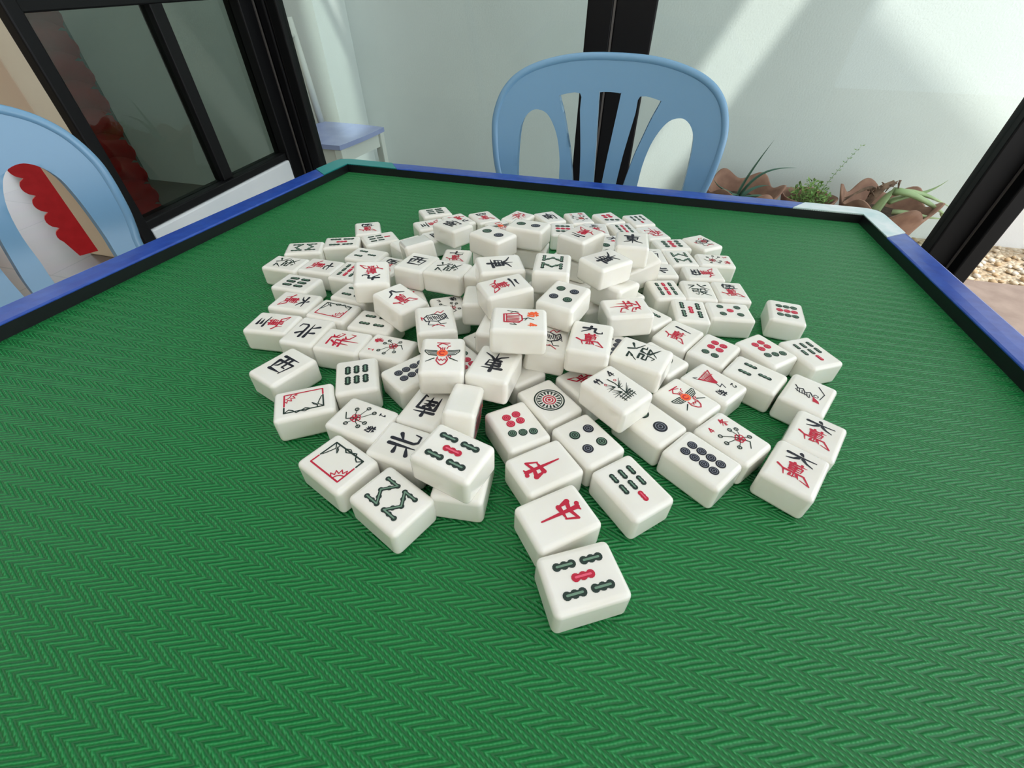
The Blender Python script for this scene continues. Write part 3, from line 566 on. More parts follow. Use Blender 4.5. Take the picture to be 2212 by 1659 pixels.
# ------------------------------------------------------------------ blue plastic chairs
M_CHAIR = mat('blue_chair_plastic', lin(120, 164, 196), .2, **{'Specular IOR Level': .55})
OUT = [(-0.1909, 0.6732), (-0.1961, 0.6977), (-0.2011, 0.7212), (-0.2037, 0.7436), (-0.2052, 0.765), (-0.205, 0.7876), (-0.2008, 0.8071), (-0.1935, 0.8257), (-0.1839, 0.84), (-0.1694, 0.8537), (-0.1492, 0.8651), (-0.1255, 0.8736), (-0.0978, 0.8803), (-0.0659, 0.8852), (-0.032, 0.8874), (0.0, 0.8878), (0.032, 0.8874), (0.0659, 0.8852), (0.0978, 0.8803), (0.1255, 0.8736), (0.1492, 0.8651), (0.1694, 0.8537), (0.1839, 0.84), (0.1935, 0.8257), (0.2008, 0.8071), (0.205, 0.7876), (0.2052, 0.765), (0.2037, 0.7436), (0.2011, 0.7212), (0.1961, 0.6977), (0.1909, 0.6732)]
HOLES = [[(-0.152, 0.56), (-0.1579, 0.6678), (-0.1601, 0.698), (-0.1604, 0.7334), (-0.1593, 0.7594), (-0.1562, 0.7822), (-0.1479, 0.7978), (-0.1365, 0.8068), (-0.1248, 0.8082), (-0.1102, 0.8026), (-0.0975, 0.7871), (-0.0863, 0.7627), (-0.0789, 0.7287), (-0.0763, 0.6921), (-0.0729, 0.6597), (-0.068, 0.56)], [(-0.04, 0.56), (-0.0458, 0.6604), (-0.0503, 0.6929), (-0.0594, 0.7382), (-0.0667, 0.7632), (-0.0781, 0.8001), (-0.0887, 0.827), (-0.086, 0.8317), (-0.053, 0.8352), (-0.0498, 0.8104), (-0.0437, 0.7679), (-0.0396, 0.7364), (-0.036, 0.6927), (-0.0351, 0.6605), (-0.034, 0.56)], [(-0.0045, 0.56), (-0.006, 0.65), (-0.0105, 0.727), (-0.0145, 0.777), (-0.019, 0.835), (-0.0175, 0.838), (0, 0.8391), (0.0175, 0.838), (0.019, 0.835), (0.0145, 0.777), (0.0105, 0.727), (0.006, 0.65), (0.0045, 0.56)], [(0.034, 0.56), (0.0351, 0.6605), (0.036, 0.6927), (0.0396, 0.7364), (0.0437, 0.7679), (0.0498, 0.8104), (0.053, 0.8352), (0.086, 0.8317), (0.0887, 0.827), (0.0781, 0.8001), (0.0667, 0.7632), (0.0594, 0.7382), (0.0503, 0.6929), (0.0458, 0.6604), (0.04, 0.56)], [(0.068, 0.56), (0.0729, 0.6597), (0.0763, 0.6921), (0.0789, 0.7287), (0.0863, 0.7627), (0.0975, 0.7871), (0.1102, 0.8026), (0.1248, 0.8082), (0.1365, 0.8068), (0.1479, 0.7978), (0.1562, 0.7822), (0.1593, 0.7594), (0.1604, 0.7334), (0.1601, 0.698), (0.1579, 0.6678), (0.152, 0.56)]]
def sym(L_):  # right-hand half mirrored
    return L_
def smooth_loop(P, closed, n=4):
    out = []; m_ = len(P); rng = range(m_) if closed else range(m_ - 1)
    for i in rng:
        g = lambda j: P[j % m_] if closed else P[max(0, min(m_ - 1, j))]
        p0, p1, p2, p3 = g(i - 1), g(i), g(i + 1), g(i + 2)
        for k in range(n):
            t = k / n
            out.append(tuple(.5 * ((2 * p1[d]) + (-p0[d] + p2[d]) * t + (2 * p0[d] - 5 * p1[d] + 4 * p2[d] - p3[d]) * t * t + (-p0[d] + 3 * p1[d] - 3 * p2[d] + p3[d]) * t ** 3) for d in (0, 1)))
    if not closed: out.append(tuple(P[-1]))
    return out
def back_y(x, z): return .14 * (z - .45) - .55 * x * x
def chair_meshes():
    out = [(-.196, .47)] + [(-.183, .58)] + OUT + [(.183, .58), (.196, .47)]
    loop = smooth_loop(out, False, 3)
    holes = [smooth_loop(h, False, 3) for h in HOLES]
    verts, tri = fill2d(loop, holes)
    TH = .0085
    bm = bmesh.new()
    bv = [bm.verts.new((v.x, 0, v.y)) for v in verts]
    for t in tri:
        try: bm.faces.new([bv[i] for i in t])
        except ValueError: pass
    for k in range(-21, 22):                                           # fine cuts so the shell can bend smoothly
        bmesh.ops.bisect_plane(bm, geom=bm.verts[:] + bm.edges[:] + bm.faces[:], plane_co=(k * .01, 0, 0), plane_no=(1, 0, 0))
    for k in range(24):
        bmesh.ops.bisect_plane(bm, geom=bm.verts[:] + bm.edges[:] + bm.faces[:], plane_co=(0, 0, .48 + k * .018), plane_no=(0, 0, 1))
    bmesh.ops.recalc_face_normals(bm, faces=bm.faces)
    rim = [e for e in bm.edges if len(e.link_faces) == 1]
    f0 = bm.faces[:]
    d = bmesh.ops.duplicate(bm, geom=f0)
    vm = d['vert_map']
    back = [g for g in d['geom'] if isinstance(g, bmesh.types.BMFace)]
    bverts = {v for f in back for v in f.verts}
    for e in rim:
        a_, b_ = e.verts
        bm.faces.new((a_, b_, vm[b_], vm[a_]))
    for v in bm.verts:
        v.co.y = back_y(v.co.x, v.co.z) + (TH if v in bverts else -TH)
    bmesh.ops.recalc_face_normals(bm, faces=bm.faces)
    es = [e for e in bm.edges if len(e.link_faces) == 2 and e.calc_face_angle(0) > 1.0]
    bmesh.ops.bevel(bm, geom=es, offset=.005, segments=3, affect='EDGES', profile=.5, clamp_overlap=True)
    mb = bpy.data.meshes.new('backrest'); bm.to_mesh(mb); bm.free(); mb.materials.append(M_CHAIR); mb.shade_smooth()
    try: mb.set_sharp_from_angle(angle=math.radians(50))
    except Exception: pass
    # rolled outer rim, proud of the shell
    bm = bmesh.new(); P = [(x, back_y(x, z) - .004, z) for x, z in loop]; add_tube(bm, P, .0068, 10)
    mr = bpy.data.meshes.new('rolled_rim'); bm.to_mesh(mr); bm.free(); mr.materials.append(M_CHAIR); mr.shade_smooth()
    # seat: dished panel, front edge rolled down
    bm = bmesh.new(); nx, ny = 16, 14; G = []
    for j in range(ny + 1):
        t = j / ny; y = .03 - .44 * t; w = .20 + .03 * math.sin(PI * min(t * 1.1, 1))
        row = []
        for i in range(nx + 1):
            u = -1 + 2 * i / nx; z = .445 - .016 * (1 - u * u) * math.sin(PI * t) - .05 * max(0, t - .86) / .14 * .6 - .02 * max(0, abs(u) - .9) * 10
            row.append(bm.verts.new((u * w * (1 - .06 * t), y, z)))
        G.append(row)
    for j in range(ny):
        for i in range(nx): bm.faces.new((G[j][i], G[j + 1][i], G[j + 1][i + 1], G[j][i + 1]))
    bmesh.ops.recalc_face_normals(bm, faces=bm.faces)
    r = bmesh.ops.solidify(bm, geom=bm.faces[:], thickness=-.006)
    ms = bpy.data.meshes.new('seat'); bm.to_mesh(ms); bm.free(); ms.materials.append(M_CHAIR); ms.shade_smooth()
    legs = []
    for sx_, y0, y1 in ((-1, -.36, -.40), (1, -.36, -.40), (-1, .0, .07), (1, .0, .07)):
        bm = bmesh.new(); add_tube(bm, [(sx_ * .185, y0, .435), (sx_ * .20, (y0 + y1) / 2, .22), (sx_ * .215, y1, 0)], [.030, .024, .019], 8, .7)
        ml = bpy.data.meshes.new('leg'); bm.to_mesh(ml); bm.free(); ml.materials.append(M_CHAIR); ml.shade_smooth(); legs.append(ml)
    return mb, mr, ms, legs
CH = chair_meshes()
def chair(loc, rz, label):
    r = empty('plastic_chair', loc, rz); tag(r, label, 'chair', 'blue plastic chairs around the table')
    bk = link('backrest', CH[0], None, r); link('rolled_rim', CH[1], None, bk); link('seat', CH[2], None, r)
    for ml in CH[3]: link('leg', ml, None, r)
    return r
chair((-0.0531, .90, 0), 0, 'light blue plastic slat-back chair behind the far table edge')
chair((-.788, .322, 0), math.radians(71.86), 'light blue plastic chair at the left table edge, cut off by the frame')
# ------------------------------------------------------------------ frames of the glass enclosure
M_FRM = mat('black_aluminium', lin(9, 9, 11), .5, **{'Specular IOR Level': .25})
M_SEAM = mat('grey_seal_strip', lin(84, 80, 76), .6)
YB_, XL, XR, HT = 1.40, -1.087, .9225, 2.42
def frame(name, boxes, seams=()):
    bm = bmesh.new()
    for lo, hi in boxes: add_box(bm, lo, hi, .004, 2)
    o = bm_obj(name, bm, M_FRM); o['kind'] = 'structure'
    if seams:
        bm = bmesh.new()
        for lo, hi in seams: add_box(bm, lo, hi)
        bm_obj('seal_strip', bm, M_SEAM, o)
    return o
frame('trim_1', [((XL - .025, .760, 0), (XL, .790, HT))])
frame('trim_2', [((XL - .05, 1.340, 0), (XL, YB_ - .004, HT)), ((XL + .004, YB_, 0), (XL + .030, YB_ + .05, HT)), ((XL + .034, YB_ + .004, 0), (-1.020, YB_ + .04, HT)), ((XL - .05, YB_, 0), (XL, YB_ + .05, HT))],
      [((XL - .004, YB_ - .004, 0), (XL + .002, YB_, HT)), ((XL + .052, YB_ + .006, 0), (XL + .034, YB_ + .02, HT))])
frame('trim_3', [((-.161, YB_, 0), (-.098, YB_ + .05, HT)), ((-.094, YB_ + .002, 0), (.003, YB_ + .05, HT))], [((-.0985, YB_ - .001, 0), (-.0935, YB_ + .01, HT))])
frame('trim_4', [((XR, 1.362, 0), (XR + .04, YB_, HT)), ((.855, YB_, 0), (XR - .003, YB_ + .05, HT)), ((XR, YB_ + .003, 0), (XR + .04, YB_ + .05, HT))], [((XR - .004, YB_ - .004, 0), (XR + .002, YB_ + .003, HT))])
frame('trim_5', [((-1.020, YB_, HT - .06), (-.161, YB_ + .05, HT)), ((.003, YB_, HT - .06), (.855, YB_ + .05, HT))])
def glass(name, tint, refl):
    g = bpy.data.materials.new(name); g.use_nodes = True; nt = g.node_tree; nt.nodes.clear()
    o = N(nt, 'ShaderNodeOutputMaterial'); mx_ = N(nt, 'ShaderNodeMixShader'); tr = N(nt, 'ShaderNodeBsdfTransparent'); gl = N(nt, 'ShaderNodeBsdfGlossy'); fr = N(nt, 'ShaderNodeLayerWeight'); fr.inputs['Blend'].default_value = .5
    tr.inputs[0].default_value = tint; gl.inputs['Roughness'].default_value = .0; gl.inputs[0].default_value = (refl, refl, refl, 1); f5 = math_node(nt, 'MULTIPLY_ADD', math_node(nt, 'POWER', fr.outputs['Facing'], 5.0), .93, .045)
    nt.links.new(f5, mx_.inputs[0]); nt.links.new(tr.outputs[0], mx_.inputs[1]); nt.links.new(gl.outputs[0], mx_.inputs[2]); nt.links.new(mx_.outputs[0], o.inputs[0])
    return g
M_CLEAR = glass('clear_pane', (.90, .96, .94, 1), .22); M_TINT = glass('tinted_pane', (.50, .59, .55, 1), 1.0)
o = box('window_2', (-1.020, YB_ + .022, .03), (-.161, YB_ + .028, HT - .06), M_CLEAR); o['kind'] = 'structure'
o = box('window_3', (.003, YB_ + .022, .03), (.855, YB_ + .028, HT - .06), M_CLEAR); o['kind'] = 'structure'
# left sliding window on a low white wall
M_WHITE = noisy('white_paint', lin(226, 232, 234), lin(238, 241, 242), 6, .6)
o = box('wall_left', (XL - .09, .79, 0), (XL + .0, 1.340, .535), M_WHITE, bev=.004); o['kind'] = 'structure'
w1 = empty('window_1', (XL - .02, 1.05, .54)); w1['kind'] = 'structure'
def wl(name, lo, hi, m, bev=.003):
    return box(name, tuple(a - b_ for a, b_ in zip(lo, w1.location)), tuple(a - b_ for a, b_ in zip(hi, w1.location)), m, w1, bev)
wl('bottom_rail', (XL - .05, .79, .536), (XL - .006, 1.340, .556), M_FRM); wl('mid_rail', (XL - .05, .79, .935), (XL - .01, 1.340, 1.03), M_FRM)
wl('mullion', (XL - .045, 1.068, .556), (XL - .012, 1.105, 2.36), M_FRM); wl('top_rail', (XL - .05, .79, 2.36), (XL - .01, 1.340, HT), M_FRM)
wl('glass_pane', (XL - .032, .79, .556), (XL - .027, 1.07, .935), M_TINT, 0); wl('glass_pane', (XL - .032, 1.104, .556), (XL - .027, 1.340, .935), M_TINT, 0)
wl('glass_pane', (XL - .032, .79, 1.03), (XL - .027, 1.07, 2.36), M_TINT, 0); wl('glass_pane', (XL - .032, 1.104, 1.03), (XL - .027, 1.340, 2.36), M_TINT, 0)
# ------------------------------------------------------------------ walls and floor
def plaster(name, a, c):
    m = noisy(name, a, c, 2.2, .75, detail=5); nt, ns, ln, b = nodes(m)
    tc = N(nt, 'ShaderNodeTexCoord'); nz = N(nt, 'ShaderNodeTexNoise'); nz.inputs['Scale'].default_value = 130; nz.inputs['Detail'].default_value = 2
    bp = N(nt, 'ShaderNodeBump'); bp.inputs['Strength'].default_value = .25; bp.inputs['Distance'].default_value = .003
    ln.new(tc.outputs['Object'], nz.inputs['Vector']); ln.new(nz.outputs['Fac'], bp.inputs['Height']); ln.new(bp.outputs['Normal'], b.inputs['Normal'])
    return m
M_WALL = plaster('painted_plaster', lin(230, 231, 229), lin(236, 237, 235)); M_BEIGE = plaster('beige_plaster', lin(222, 206, 178), lin(232, 218, 192))
WY = 2.624
o = box('wall_back', (-1.53, WY, -.05), (5.2, WY + .15, 2.5), M_WALL); o['kind'] = 'structure'
bm = bmesh.new(); q = [(-1.49, 2.30), (-1.53, WY + .15), (-4.2, WY + .15), (-4.2, 2.30)]
add_hex(bm, [(x, y, -.05) for x, y in q], [(x, y, 2.5) for x, y in q]); bmesh.ops.recalc_face_normals(bm, faces=bm.faces)
o = bm_obj('wall_corner', bm, M_WALL); o['kind'] = 'structure'
M_DIM = noisy('dim_interior_paint', lin(86, 100, 96), lin(100, 114, 108), 3, .7)
o = box('wall_interior', (-3.1, 2.0, 0), (-2.97, 2.30, 2.5), M_DIM); o['kind'] = 'structure'
o = box('wall_pillar', (-2.42, 1.40, 0), (-2.18, 1.62, 2.5), M_BEIGE, bev=.006); o['kind'] = 'structure'
o = box('wall_rear_blocker', (-5, -2.35, 0), (1.6, -2.2, 2.5), M_BEIGE); o['kind'] = 'structure'  # unseen wall added behind the camera to cut and warm the sky light
o = box('wall_side', (-5.0, -2.2, 0), (-4.85, 2.30, 2.5), M_BEIGE); o['kind'] = 'structure'
# tiled floor
m = mat('floor_tiles', lin(150, 140, 130), .35); nt, ns, ln, b = nodes(m)
tc = N(nt, 'ShaderNodeTexCoord'); br = N(nt, 'ShaderNodeTexBrick'); br.offset = 0; br.inputs['Scale'].default_value = 1; br.inputs['Brick Width'].default_value = .6; br.inputs['Row Height'].default_value = .6
br.inputs['Mortar Size'].default_value = .004; br.inputs['Color1'].default_value = lin(112, 102, 94); br.inputs['Color2'].default_value = lin(104, 95, 87); br.inputs['Mortar'].default_value = lin(84, 74, 68)
nz = N(nt, 'ShaderNodeTexNoise'); nz.inputs['Scale'].default_value = 5; mx = N(nt, 'ShaderNodeMix', data_type='RGBA', blend_type='MULTIPLY'); mx.inputs[0].default_value = .5
ln.new(tc.outputs['Object'], br.inputs['Vector']); ln.new(tc.outputs['Object'], nz.inputs['Vector']); ln.new(br.outputs['Color'], mx.inputs[6]); ln.new(nz.outputs['Color'], mx.inputs[7]); ln.new(mx.outputs[2], b.inputs['Base Color'])
o = box('floor', (-5, -4, -.06), (1.0, WY, 0), m); o['kind'] = 'structure'
# gravel bed and slabs on the right
m = mat('gravel', lin(222, 204, 178), .8); nt, ns, ln, b = nodes(m)
tc = N(nt, 'ShaderNodeTexCoord'); vo = N(nt, 'ShaderNodeTexVoronoi'); vo.inputs['Scale'].default_value = 55; ln.new(tc.outputs['Object'], vo.inputs['Vector'])
r = N(nt, 'ShaderNodeValToRGB'); e = r.color_ramp.elements; e[0].color = lin(170, 146, 114); e[1].color = lin(206, 192, 168); sx = N(nt, 'ShaderNodeSeparateColor'); ln.new(vo.outputs['Color'], sx.inputs[0]); ln.new(sx.outputs[0], r.inputs['Fac']); ln.new(r.outputs['Color'], b.inputs['Base Color'])
bp = N(nt, 'ShaderNodeBump'); bp.invert = True; bp.inputs['Strength'].default_value = 1; bp.inputs['Distance'].default_value = .012; ln.new(vo.outputs['Distance'], bp.inputs['Height']); ln.new(bp.outputs['Normal'], b.inputs['Normal'])
o = box('gravel_bed', (1.0, -4, -.06), (5.2, WY, -.012), m); tag(o, 'pale gravel bed beside the garden wall', 'gravel', kind='stuff')
rnd = random.Random(3)
M_PEB = [mat('pebble_%s' % n, c, .6) for n, c in (('cream', lin(206, 190, 164)), ('tan', lin(182, 156, 120)), ('white', lin(216, 210, 198)))]
bm = bmesh.new()
for i in range(1500):
    x, y = rnd.uniform(1.02, 2.6), rnd.uniform(1.0, WY - .02)
    if (x - 1.135) ** 2 + (y - 2.32) ** 2 < .22 ** 2: continue
    if 1.22 < x < 2.06 and 1.55 < y < 2.20 and not (x < 1.26 or y > 2.16): continue
    s = rnd.uniform(.006, .015); M4 = Matrix.Translation((x, y, -.0115 + s * .70)) @ Matrix.Rotation(rnd.uniform(0, 6), 4, 'Z') @ Matrix.Diagonal((s * rnd.uniform(1, 1.6), s, s * .7, 1))
    n0 = len(bm.faces); bmesh.ops.create_icosphere(bm, subdivisions=1, radius=1, matrix=M4)
    bm.faces.ensure_lookup_table(); k = rnd.randrange(3)
    for f in bm.faces[n0:]: f.material_index = k; f.smooth = True
o = bm_obj('pebbles', bm, M_PEB); tag(o, 'loose cream pebbles scattered round the stepping slab', 'pebbles', kind='stuff')
o = box('stepping_slab', (1.24, 1.55, -.02), (2.05, 2.18, .004), noisy('slab_stone', lin(134, 117, 107), lin(150, 133, 122), 14, .8, bump=.2, bdist=.004), bev=.006)
tag(o, 'brown stone stepping slab in the gravel by the right post', 'slab')
# ------------------------------------------------------------------ translucent sheet added out of view: softens light below, gaps shape the sun patches
SUN = Vector((-.42, .50, -.757)).normalized()
RZ_ = 2.55
def up(p):
    t = (RZ_ - p[2]) / SUN.z; return (p[0] + SUN.x * t, p[1] + SUN.y * t)
lx = lambda z: .368 + (z - .901) / 2.0
rx = lambda z: .591 + (z - .904) / 2.05
holeA = [up((lx(z), WY, z)) for z in (-.1, 1.3)] + [up((rx(z), WY, z)) for z in (1.3, -.1)]
holeB = [up(p) for p in ((.87, WY, .875), (1.544, WY, .48), (1.95, WY, .25), (3.0, WY, .25), (3.0, WY, 1.5), (.87, WY, 1.5))]
holeC = [up(p) for p in ((1.05, 1.3, 0), (2.6, 1.3, 0), (2.6, 2.5, 0), (1.5, 2.5, 0), (1.05, 2.2, 0))]
holeD = [up(p) for p in ((-1.505, 2.26, -.1), (-1.54, 2.57, -.1), (-1.54, 2.57, 1.3), (-1.505, 2.26, 1.3))]
tr = bpy.data.materials.new('sun_diffusing_sheet'); tr.use_nodes = True; nt = tr.node_tree; nt.nodes.clear()
oo = N(nt, 'ShaderNodeOutputMaterial'); ms_ = N(nt, 'ShaderNodeMixShader'); a1 = N(nt, 'ShaderNodeBsdfTranslucent'); a2 = N(nt, 'ShaderNodeBsdfDiffuse'); ms_.inputs[0].default_value = .45
a1.inputs[0].default_value = (.42, .42, .42, 1); a2.inputs[0].default_value = (.5, .5, .5, 1)
nt.links.new(a1.outputs[0], ms_.inputs[1]); nt.links.new(a2.outputs[0], ms_.inputs[2]); nt.links.new(ms_.outputs[0], oo.inputs[0])
vs, tri = fill2d([(-5, -4), (5.2, -4), (5.2, WY), (-5, WY)], [holeA, holeB, holeC, holeD])
me = bpy.data.meshes.new('sun_mask_sheet'); me.from_pydata([(v.x, v.y, RZ_) for v in vs], [], [tuple(t) for t in tri]); me.update()
o = link('overhead_sun_mask', me, tr); o['kind'] = 'structure'
# ------------------------------------------------------------------ red scalloped strips
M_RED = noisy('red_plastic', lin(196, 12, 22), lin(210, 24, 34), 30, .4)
def red_strip(base, ang, width, h, step, label, flip=1):
    r = empty('roof_tile_strip', (*base, 0), ang); tag(r, label, 'plastic strip')
    z = .13
    n = int((h - z) / step)
    bm = bmesh.new()
    P = [(0, z), (0, h)]
    for i in range(n):
        z1 = h - i * step
        for k in range(6):
            t = k / 6; P.append((flip * (width * (.72 + .28 * math.sin(PI * t) ** .6)), z1 - step * t))
    P.append((flip * width * .72, z))
    vs, tri = fill2d(P)
    f = [bm.verts.new((v.x, -.006, v.y)) for v in vs]; b_ = [bm.verts.new((v.x, .006, v.y)) for v in vs]
    for t in tri: bm.faces.new([f[i] for i in t]); bm.faces.new([b_[i] for i in t[::-1]])
    m_ = len(vs)
    for k in range(m_): bm.faces.new((f[k], f[(k + 1) % m_], b_[(k + 1) % m_], b_[k]))
    bmesh.ops.recalc_face_normals(bm, faces=bm.faces); bm_obj('backing_sheet', bm, M_RED, r)
    for i in range(n if flip > 0 else 0):
        bm = bmesh.new(); z1 = h - i * step; rows = []
        for k in range(9):
            u = k / 8; x = flip * width * .92 * u; dz = .35 * step * (math.sin(PI * u))
            rows.append([bm.verts.new((x, -.0065 - .001 * math.sin(PI * u), z1 + dz * .3)), bm.verts.new((x, -.009 - .003 * math.sin(PI * u), z1 - step * .92 + dz)), bm.verts.new((x, -.0062, z1 - step * .92 + dz))])
        for r0, r1 in zip(rows, rows[1:]):
            for k in range(2): bm.faces.new((r0[k], r0[k + 1], r1[k + 1], r1[k]))
        bmesh.ops.recalc_face_normals(bm, faces=bm.faces); bm_obj('roof_tile', bm, M_RED, r, True)
    return r
red_strip((-2.10, 1.255), math.radians(59 + 0), .088, 1.55, .062, 'red plastic scalloped strip standing before the beige pillar at left', -1)
red_strip((-1.21, .84), math.radians(56), .085, 1.45, .05, 'red tile-patterned strip added behind the left window to show a red reflection', 1)  # strip added behind the glass in place of a reflection in the pane
# ------------------------------------------------------------------ small white chair with lavender seat
M_CREAM = mat('cream_painted_wood', lin(236, 234, 226), .45); M_LAV = noisy('lavender_seat_paint', lin(158, 166, 214), lin(172, 180, 224), 12, .25)
S = empty('wooden_chair', (-1.33, 1.97, 0), 0); tag(S, 'small white wooden chair with lavender seat outside behind the corner post', 'chair')
F, R_, B, L2 = (.135, -.170), (.182, .150), (-.150, .170), (-.165, -.150)
bm = bmesh.new(); P = []
for a, c in ((F, R_), (R_, B), (B, L2), (L2, F)):
    for k in range(5):
        t = k / 5; x, y = lerp2(a, c, t); s = 1 + .05 * math.sin(PI * t); P.append((x * s, y * s))
add_hex(bm, [(x, y, .432) for x, y in P], [(x, y, .45) for x, y in P]); bmesh.ops.recalc_face_normals(bm, faces=bm.faces); bm_obj('seat', bm, M_LAV, S)
ins = [(p[0] * .88, p[1] * .88) for p in (F, R_, B, L2)]
for i, (x, y) in enumerate(ins):
    bm = bmesh.new()
    if i < 2: add_box(bm, (x - .017, y - .017, 0), (x + .017, y + .017, .432), .003)
    else: add_hex(bm, [(x - .016, y - .016, 0), (x + .016, y - .016, 0), (x + .016, y + .016, 0), (x - .016, y + .016, 0)], [(x - .016, y - .016, .4315), (x + .016, y - .016, .4315), (x + .016, y + .016, .4315), (x - .016, y + .016, .4315)])
    bm_obj('leg', bm, M_CREAM, S)
for i in range(4):
    a, c = ins[i], ins[(i + 1) % 4]; bm = bmesh.new(); d = Vector((c[0] - a[0], c[1] - a[1], 0)).normalized(); n = Vector((-d.y, d.x, 0)) * .009
    A, C = Vector((*a, 0)) + d * .018, Vector((*c, 0)) - d * .018
    add_hex(bm, [A - n + Vector((0, 0, .375)), C - n + Vector((0, 0, .375)), C + n + Vector((0, 0, .375)), A + n + Vector((0, 0, .375))], [A - n + Vector((0, 0, .431)), C - n + Vector((0, 0, .431)), C + n + Vector((0, 0, .431)), A + n + Vector((0, 0, .431))])
    bmesh.ops.recalc_face_normals(bm, faces=bm.faces); bm_obj('apron', bm, M_CREAM, S)
for x, y in (B, L2):
    bm = bmesh.new(); add_tube(bm, [(x - .005, y * .95, .445), (x - .03, y * .95, .84)], [.017, .014], 8); bm_obj('back_post', bm, M_CREAM, S, True)
bm = bmesh.new(); add_tube(bm, [(-.185, -.13, .78), (-.19, 0, .785), (-.178, .15, .78)], .016, 8, .6); bm_obj('top_rail', bm, M_CREAM, S, True)
# ------------------------------------------------------------------ terracotta pots and plants
M_TERRA = noisy('terracotta', lin(150, 106, 90), lin(178, 132, 112), 18, .8, bump=.15, bdist=.003); M_SOIL = noisy('soil', lin(58, 46, 38), lin(86, 70, 58), 60, .95, bump=.6, bdist=.01)
def pot(cx, cy, rr, h, waves, amp, label, ph=0):
    r = empty('flower_pot', (cx, cy, 0)); tag(r, label, 'flower pot', 'terracotta pots along the wall')
    bm = bmesh.new(); n = 72
    prof = [(.58, 0), (.62, .05), (.74, .35), (.84, .62), (.92, .80), (1.0, .93), (1.04, 1.0), (.99, 1.0), (.92, .92), (.80, .74), (.76, .70)]
    rows = []
    for pr_, pz in prof:
        row = []
        for k in range(n):
            a = 2 * PI * k / n; w = max(0, (pz - .55) / .45); wv = math.cos(waves * a + ph)
            row.append(bm.verts.new((rr * pr_ * (1 + .05 * w * wv) * math.cos(a), rr * pr_ * (1 + .05 * w * wv) * math.sin(a), h * pz + amp * w * w * wv)))
        rows.append(row)
    for r0, r1 in zip(rows, rows[1:]):
        for k in range(n): bm.faces.new((r0[k], r0[(k + 1) % n], r1[(k + 1) % n], r1[k]))
    bm.faces.new(rows[0][::-1]); bm_obj('pot_body', bm, M_TERRA, r, True)
    bm = bmesh.new(); bmesh.ops.create_circle(bm, cap_ends=True, radius=rr * .80, segments=40)
    for v in bm.verts: v.co.z = h * .74 - .004
    bm_obj('soil', bm, M_SOIL, r)
    return r
pot(.535, 2.34, .165, .262, 6, .020, 'wavy terracotta pot holding a green aloe, leftmost by the wall', .6)
pot(.832, 2.35, .112, .238, 5, .002, 'small round terracotta pot full of leafy herbs, middle of the three')
pot(1.135, 2.32, .178, .262, 6, .026, 'wavy terracotta pot holding a drooping pale aloe, rightmost of the three', 2.2)
M_ALOE = noisy('aloe_leaf', lin(58, 98, 82), lin(86, 128, 106), 14, .45); M_PALE_ALOE = noisy('pale_aloe_leaf', lin(150, 172, 116), lin(184, 198, 150), 9, .5); M_HERB = noisy('herb_leaf', lin(92, 134, 56), lin(140, 172, 84), 30, .55)
M_DEAD = noisy('withered_leaf', lin(84, 60, 48), lin(150, 118, 98), 30, .85); M_STEM = mat('thin_stem', lin(100, 120, 72), .6)
def leaf(bm, pts, r0, flat=.35, n=10):
    P = bez(pts, n); add_tube(bm, P, [max(.0006, r0 * (1 - (i / n) ** 1.6)) for i in range(n + 1)], 8, flat)
def plant(name, loc, label, cat):
    r = empty(name, loc); tag(r, label, cat); return r
A1 = plant('aloe_plant', (.53, 2.33, .197), 'green aloe with long narrow leaves in the left pot', 'plant')
for pts, r0 in (([(-.01, 0, 0), (.0, 0, .08), (.02, -.01, .16), (.06, -.02, .27)], .019), ([(0, 0, 0), (.03, 0, .12), (.08, 0, .155), (.19, -.02, .165)], .016), ([(0, 0, 0), (.06, -.02, .05), (.14, -.04, .055), (.20, -.08, -.01)], .014),
                ([(0, 0, 0), (-.05, -.04, .06), (-.10, -.06, .05), (-.14, -.06, .10)], .018), ([(0, 0, 0), (-.03, -.05, .06), (-.05, -.09, .05), (-.06, -.13, .03)], .016), ([(0, 0, 0), (.05, .03, .06), (.1, .05, .06), (.13, .05, .06)], .014)):
    bm = bmesh.new(); leaf(bm, pts, r0); bm_obj('leaf', bm, M_ALOE, A1, True)
H1 = plant('herb_plant', (.835, 2.35, .175), 'bushy light green herbs in the middle pot', 'plant')
rnd = random.Random(11); bm = bmesh.new()
for i in range(460):
    a = rnd.uniform(0, 2 * PI); q = rnd.random() ** .6 * .085; x, y = q * math.cos(a), q * math.sin(a); z = .016 + rnd.random() * (.125 - q * .7)
    d = Vector((rnd.uniform(-1, 1), rnd.uniform(-1, 1), rnd.uniform(-.2, 1))).normalized(); s = d.cross(Vector((0, 0, 1)) + Vector((.1, 0, 0))).normalized(); l = rnd.uniform(.016, .032); p = Vector((x, y, z))
    vv = [bm.verts.new(p), bm.verts.new(p + d * l * .5 + s * l * .22), bm.verts.new(p + d * l + Vector((0, 0, -.004))), bm.verts.new(p + d * l * .5 - s * l * .22)]
    bm.faces.new(vv)
o = bm_obj('leaves', bm, M_HERB, H1); o['kind'] = 'stuff'
bm = bmesh.new()
for i in range(24):
    a = rnd.uniform(0, 2 * PI); q = rnd.random() * .06; add_tube(bm, [(q * math.cos(a), q * math.sin(a), 0), (q * 1.2 * math.cos(a), q * 1.2 * math.sin(a), rnd.uniform(.04, .08))], .0012, 5)
bm_obj('stems', bm, M_STEM, H1)
V1 = plant('vine_plant', (.865, 2.36, .176), 'thin wiry stem with tiny leaves rising from the middle pot', 'plant')
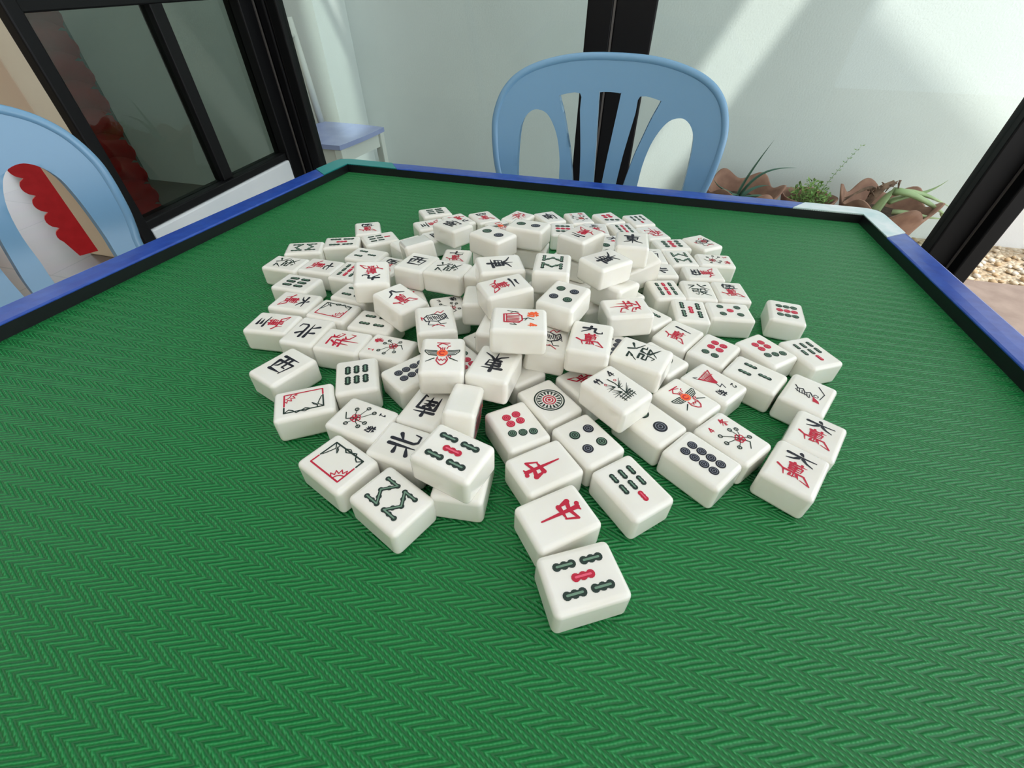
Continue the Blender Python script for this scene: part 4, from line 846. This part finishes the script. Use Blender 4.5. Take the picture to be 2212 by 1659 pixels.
P = bez([(0, 0, 0), (.01, 0, .10), (.04, .01, .18), (.095, .03, .27)], 16); bm = bmesh.new(); add_tube(bm, P, [.0016 * (1 - i / 22) for i in range(17)], 5); bm_obj('stem', bm, M_STEM, V1)
bm = bmesh.new()
for i, p in enumerate(P[2:]):
    for s in (-1, 1):
        l = .009 if (i + s) % 3 else .015; d = Vector((s * .9, .1, .25 + .2 * rnd.random())).normalized(); u = Vector((0, .6, .8)) * .0022; vv = [bm.verts.new(p), bm.verts.new(p + d * l * .5 + u), bm.verts.new(p + d * l), bm.verts.new(p + d * l * .5 - u)]; bm.faces.new(vv)
o = bm_obj('leaves', bm, M_HERB, V1); o['kind'] = 'stuff'
A2 = plant('aloe_plant', (1.135, 2.32, .197), 'pale drooping aloe with withered brown stump in the right pot', 'plant')
for pts, r0 in (([(-.05, -.05, .0), (-.035, -.04, .07), (-.02, -.03, .11), (.0, -.03, .125)], .023), ([(-.01, -.03, .11), (.07, -.04, .12), (.17, -.05, .06), (.26, -.06, .02)], .024), ([(.0, -.02, .1), (.08, .0, .12), (.18, .02, .08), (.28, .03, .04)], .020),
                ([(.0, -.02, .06), (.09, .02, .10), (.15, .04, .07), (.20, .04, .15)], .016), ([(.02, -.05, .03), (.08, -.08, .05), (.14, -.10, .03), (.2, -.10, .04)], .018), ([(.20, -.05, .045), (.24, -.09, .0), (.25, -.1, -.06), (.245, -.1, -.14)], .009)):
    bm = bmesh.new(); leaf(bm, pts, r0, .6); bm_obj('leaf', bm, M_PALE_ALOE, A2, True)
bm = bmesh.new(); add_tube(bm, [(-.085, -.02, .0), (-.075, -.02, .06), (-.05, -.02, .12), (-.02, -.02, .14)], [.013, .015, .014, .012], 8)
rnd = random.Random(5)
for i in range(14):
    a = Vector((-.10 + .10 * i / 13, -.02 + rnd.uniform(-.01, .01), .10 + .05 * i / 13)); add_tube(bm, [a, a + Vector((rnd.uniform(-.025, .025), rnd.uniform(-.02, .02), rnd.uniform(-.05, .015)))], [.005, .002], 5)
for k in range(3): add_tube(bm, bez([(-.08, -.02, .11), (-.11, -.03, .13), (-.15, -.04, .10 - .01 * k), (-.19, -.05, .05 + .01 * k)], 6), [.006, .006, .005, .005, .004, .003, .001], 5)
bm_obj('withered_stump', bm, M_DEAD, A2, True)
# ------------------------------------------------------------------ light
W = bpy.data.worlds.new('sky'); SC.world = W; W.use_nodes = True
bg = W.node_tree.nodes['Background']; bg.inputs[0].default_value = (.88, .94, 1.0, 1); bg.inputs[1].default_value = 3.0
sl = bpy.data.lights.new('sun', 'SUN'); sl.energy = 3.4; sl.angle = math.radians(1.6); sl.color = (1, .96, .9)
so = bpy.data.objects.new('sun', sl); COL.objects.link(so); so.rotation_euler = SUN.to_track_quat('-Z', 'Y').to_euler(); so.location = (3, -2, 5)
SC.view_settings.view_transform = 'Standard'; SC.view_settings.look = 'None'; SC.view_settings.gamma = 1; SC.view_settings.use_curve_mapping = False
SC.view_settings.exposure = -.04
SC.cycles.use_denoising = True
SC.cycles.max_bounces = 8; SC.cycles.diffuse_bounces = 4; SC.cycles.transparent_max_bounces = 12
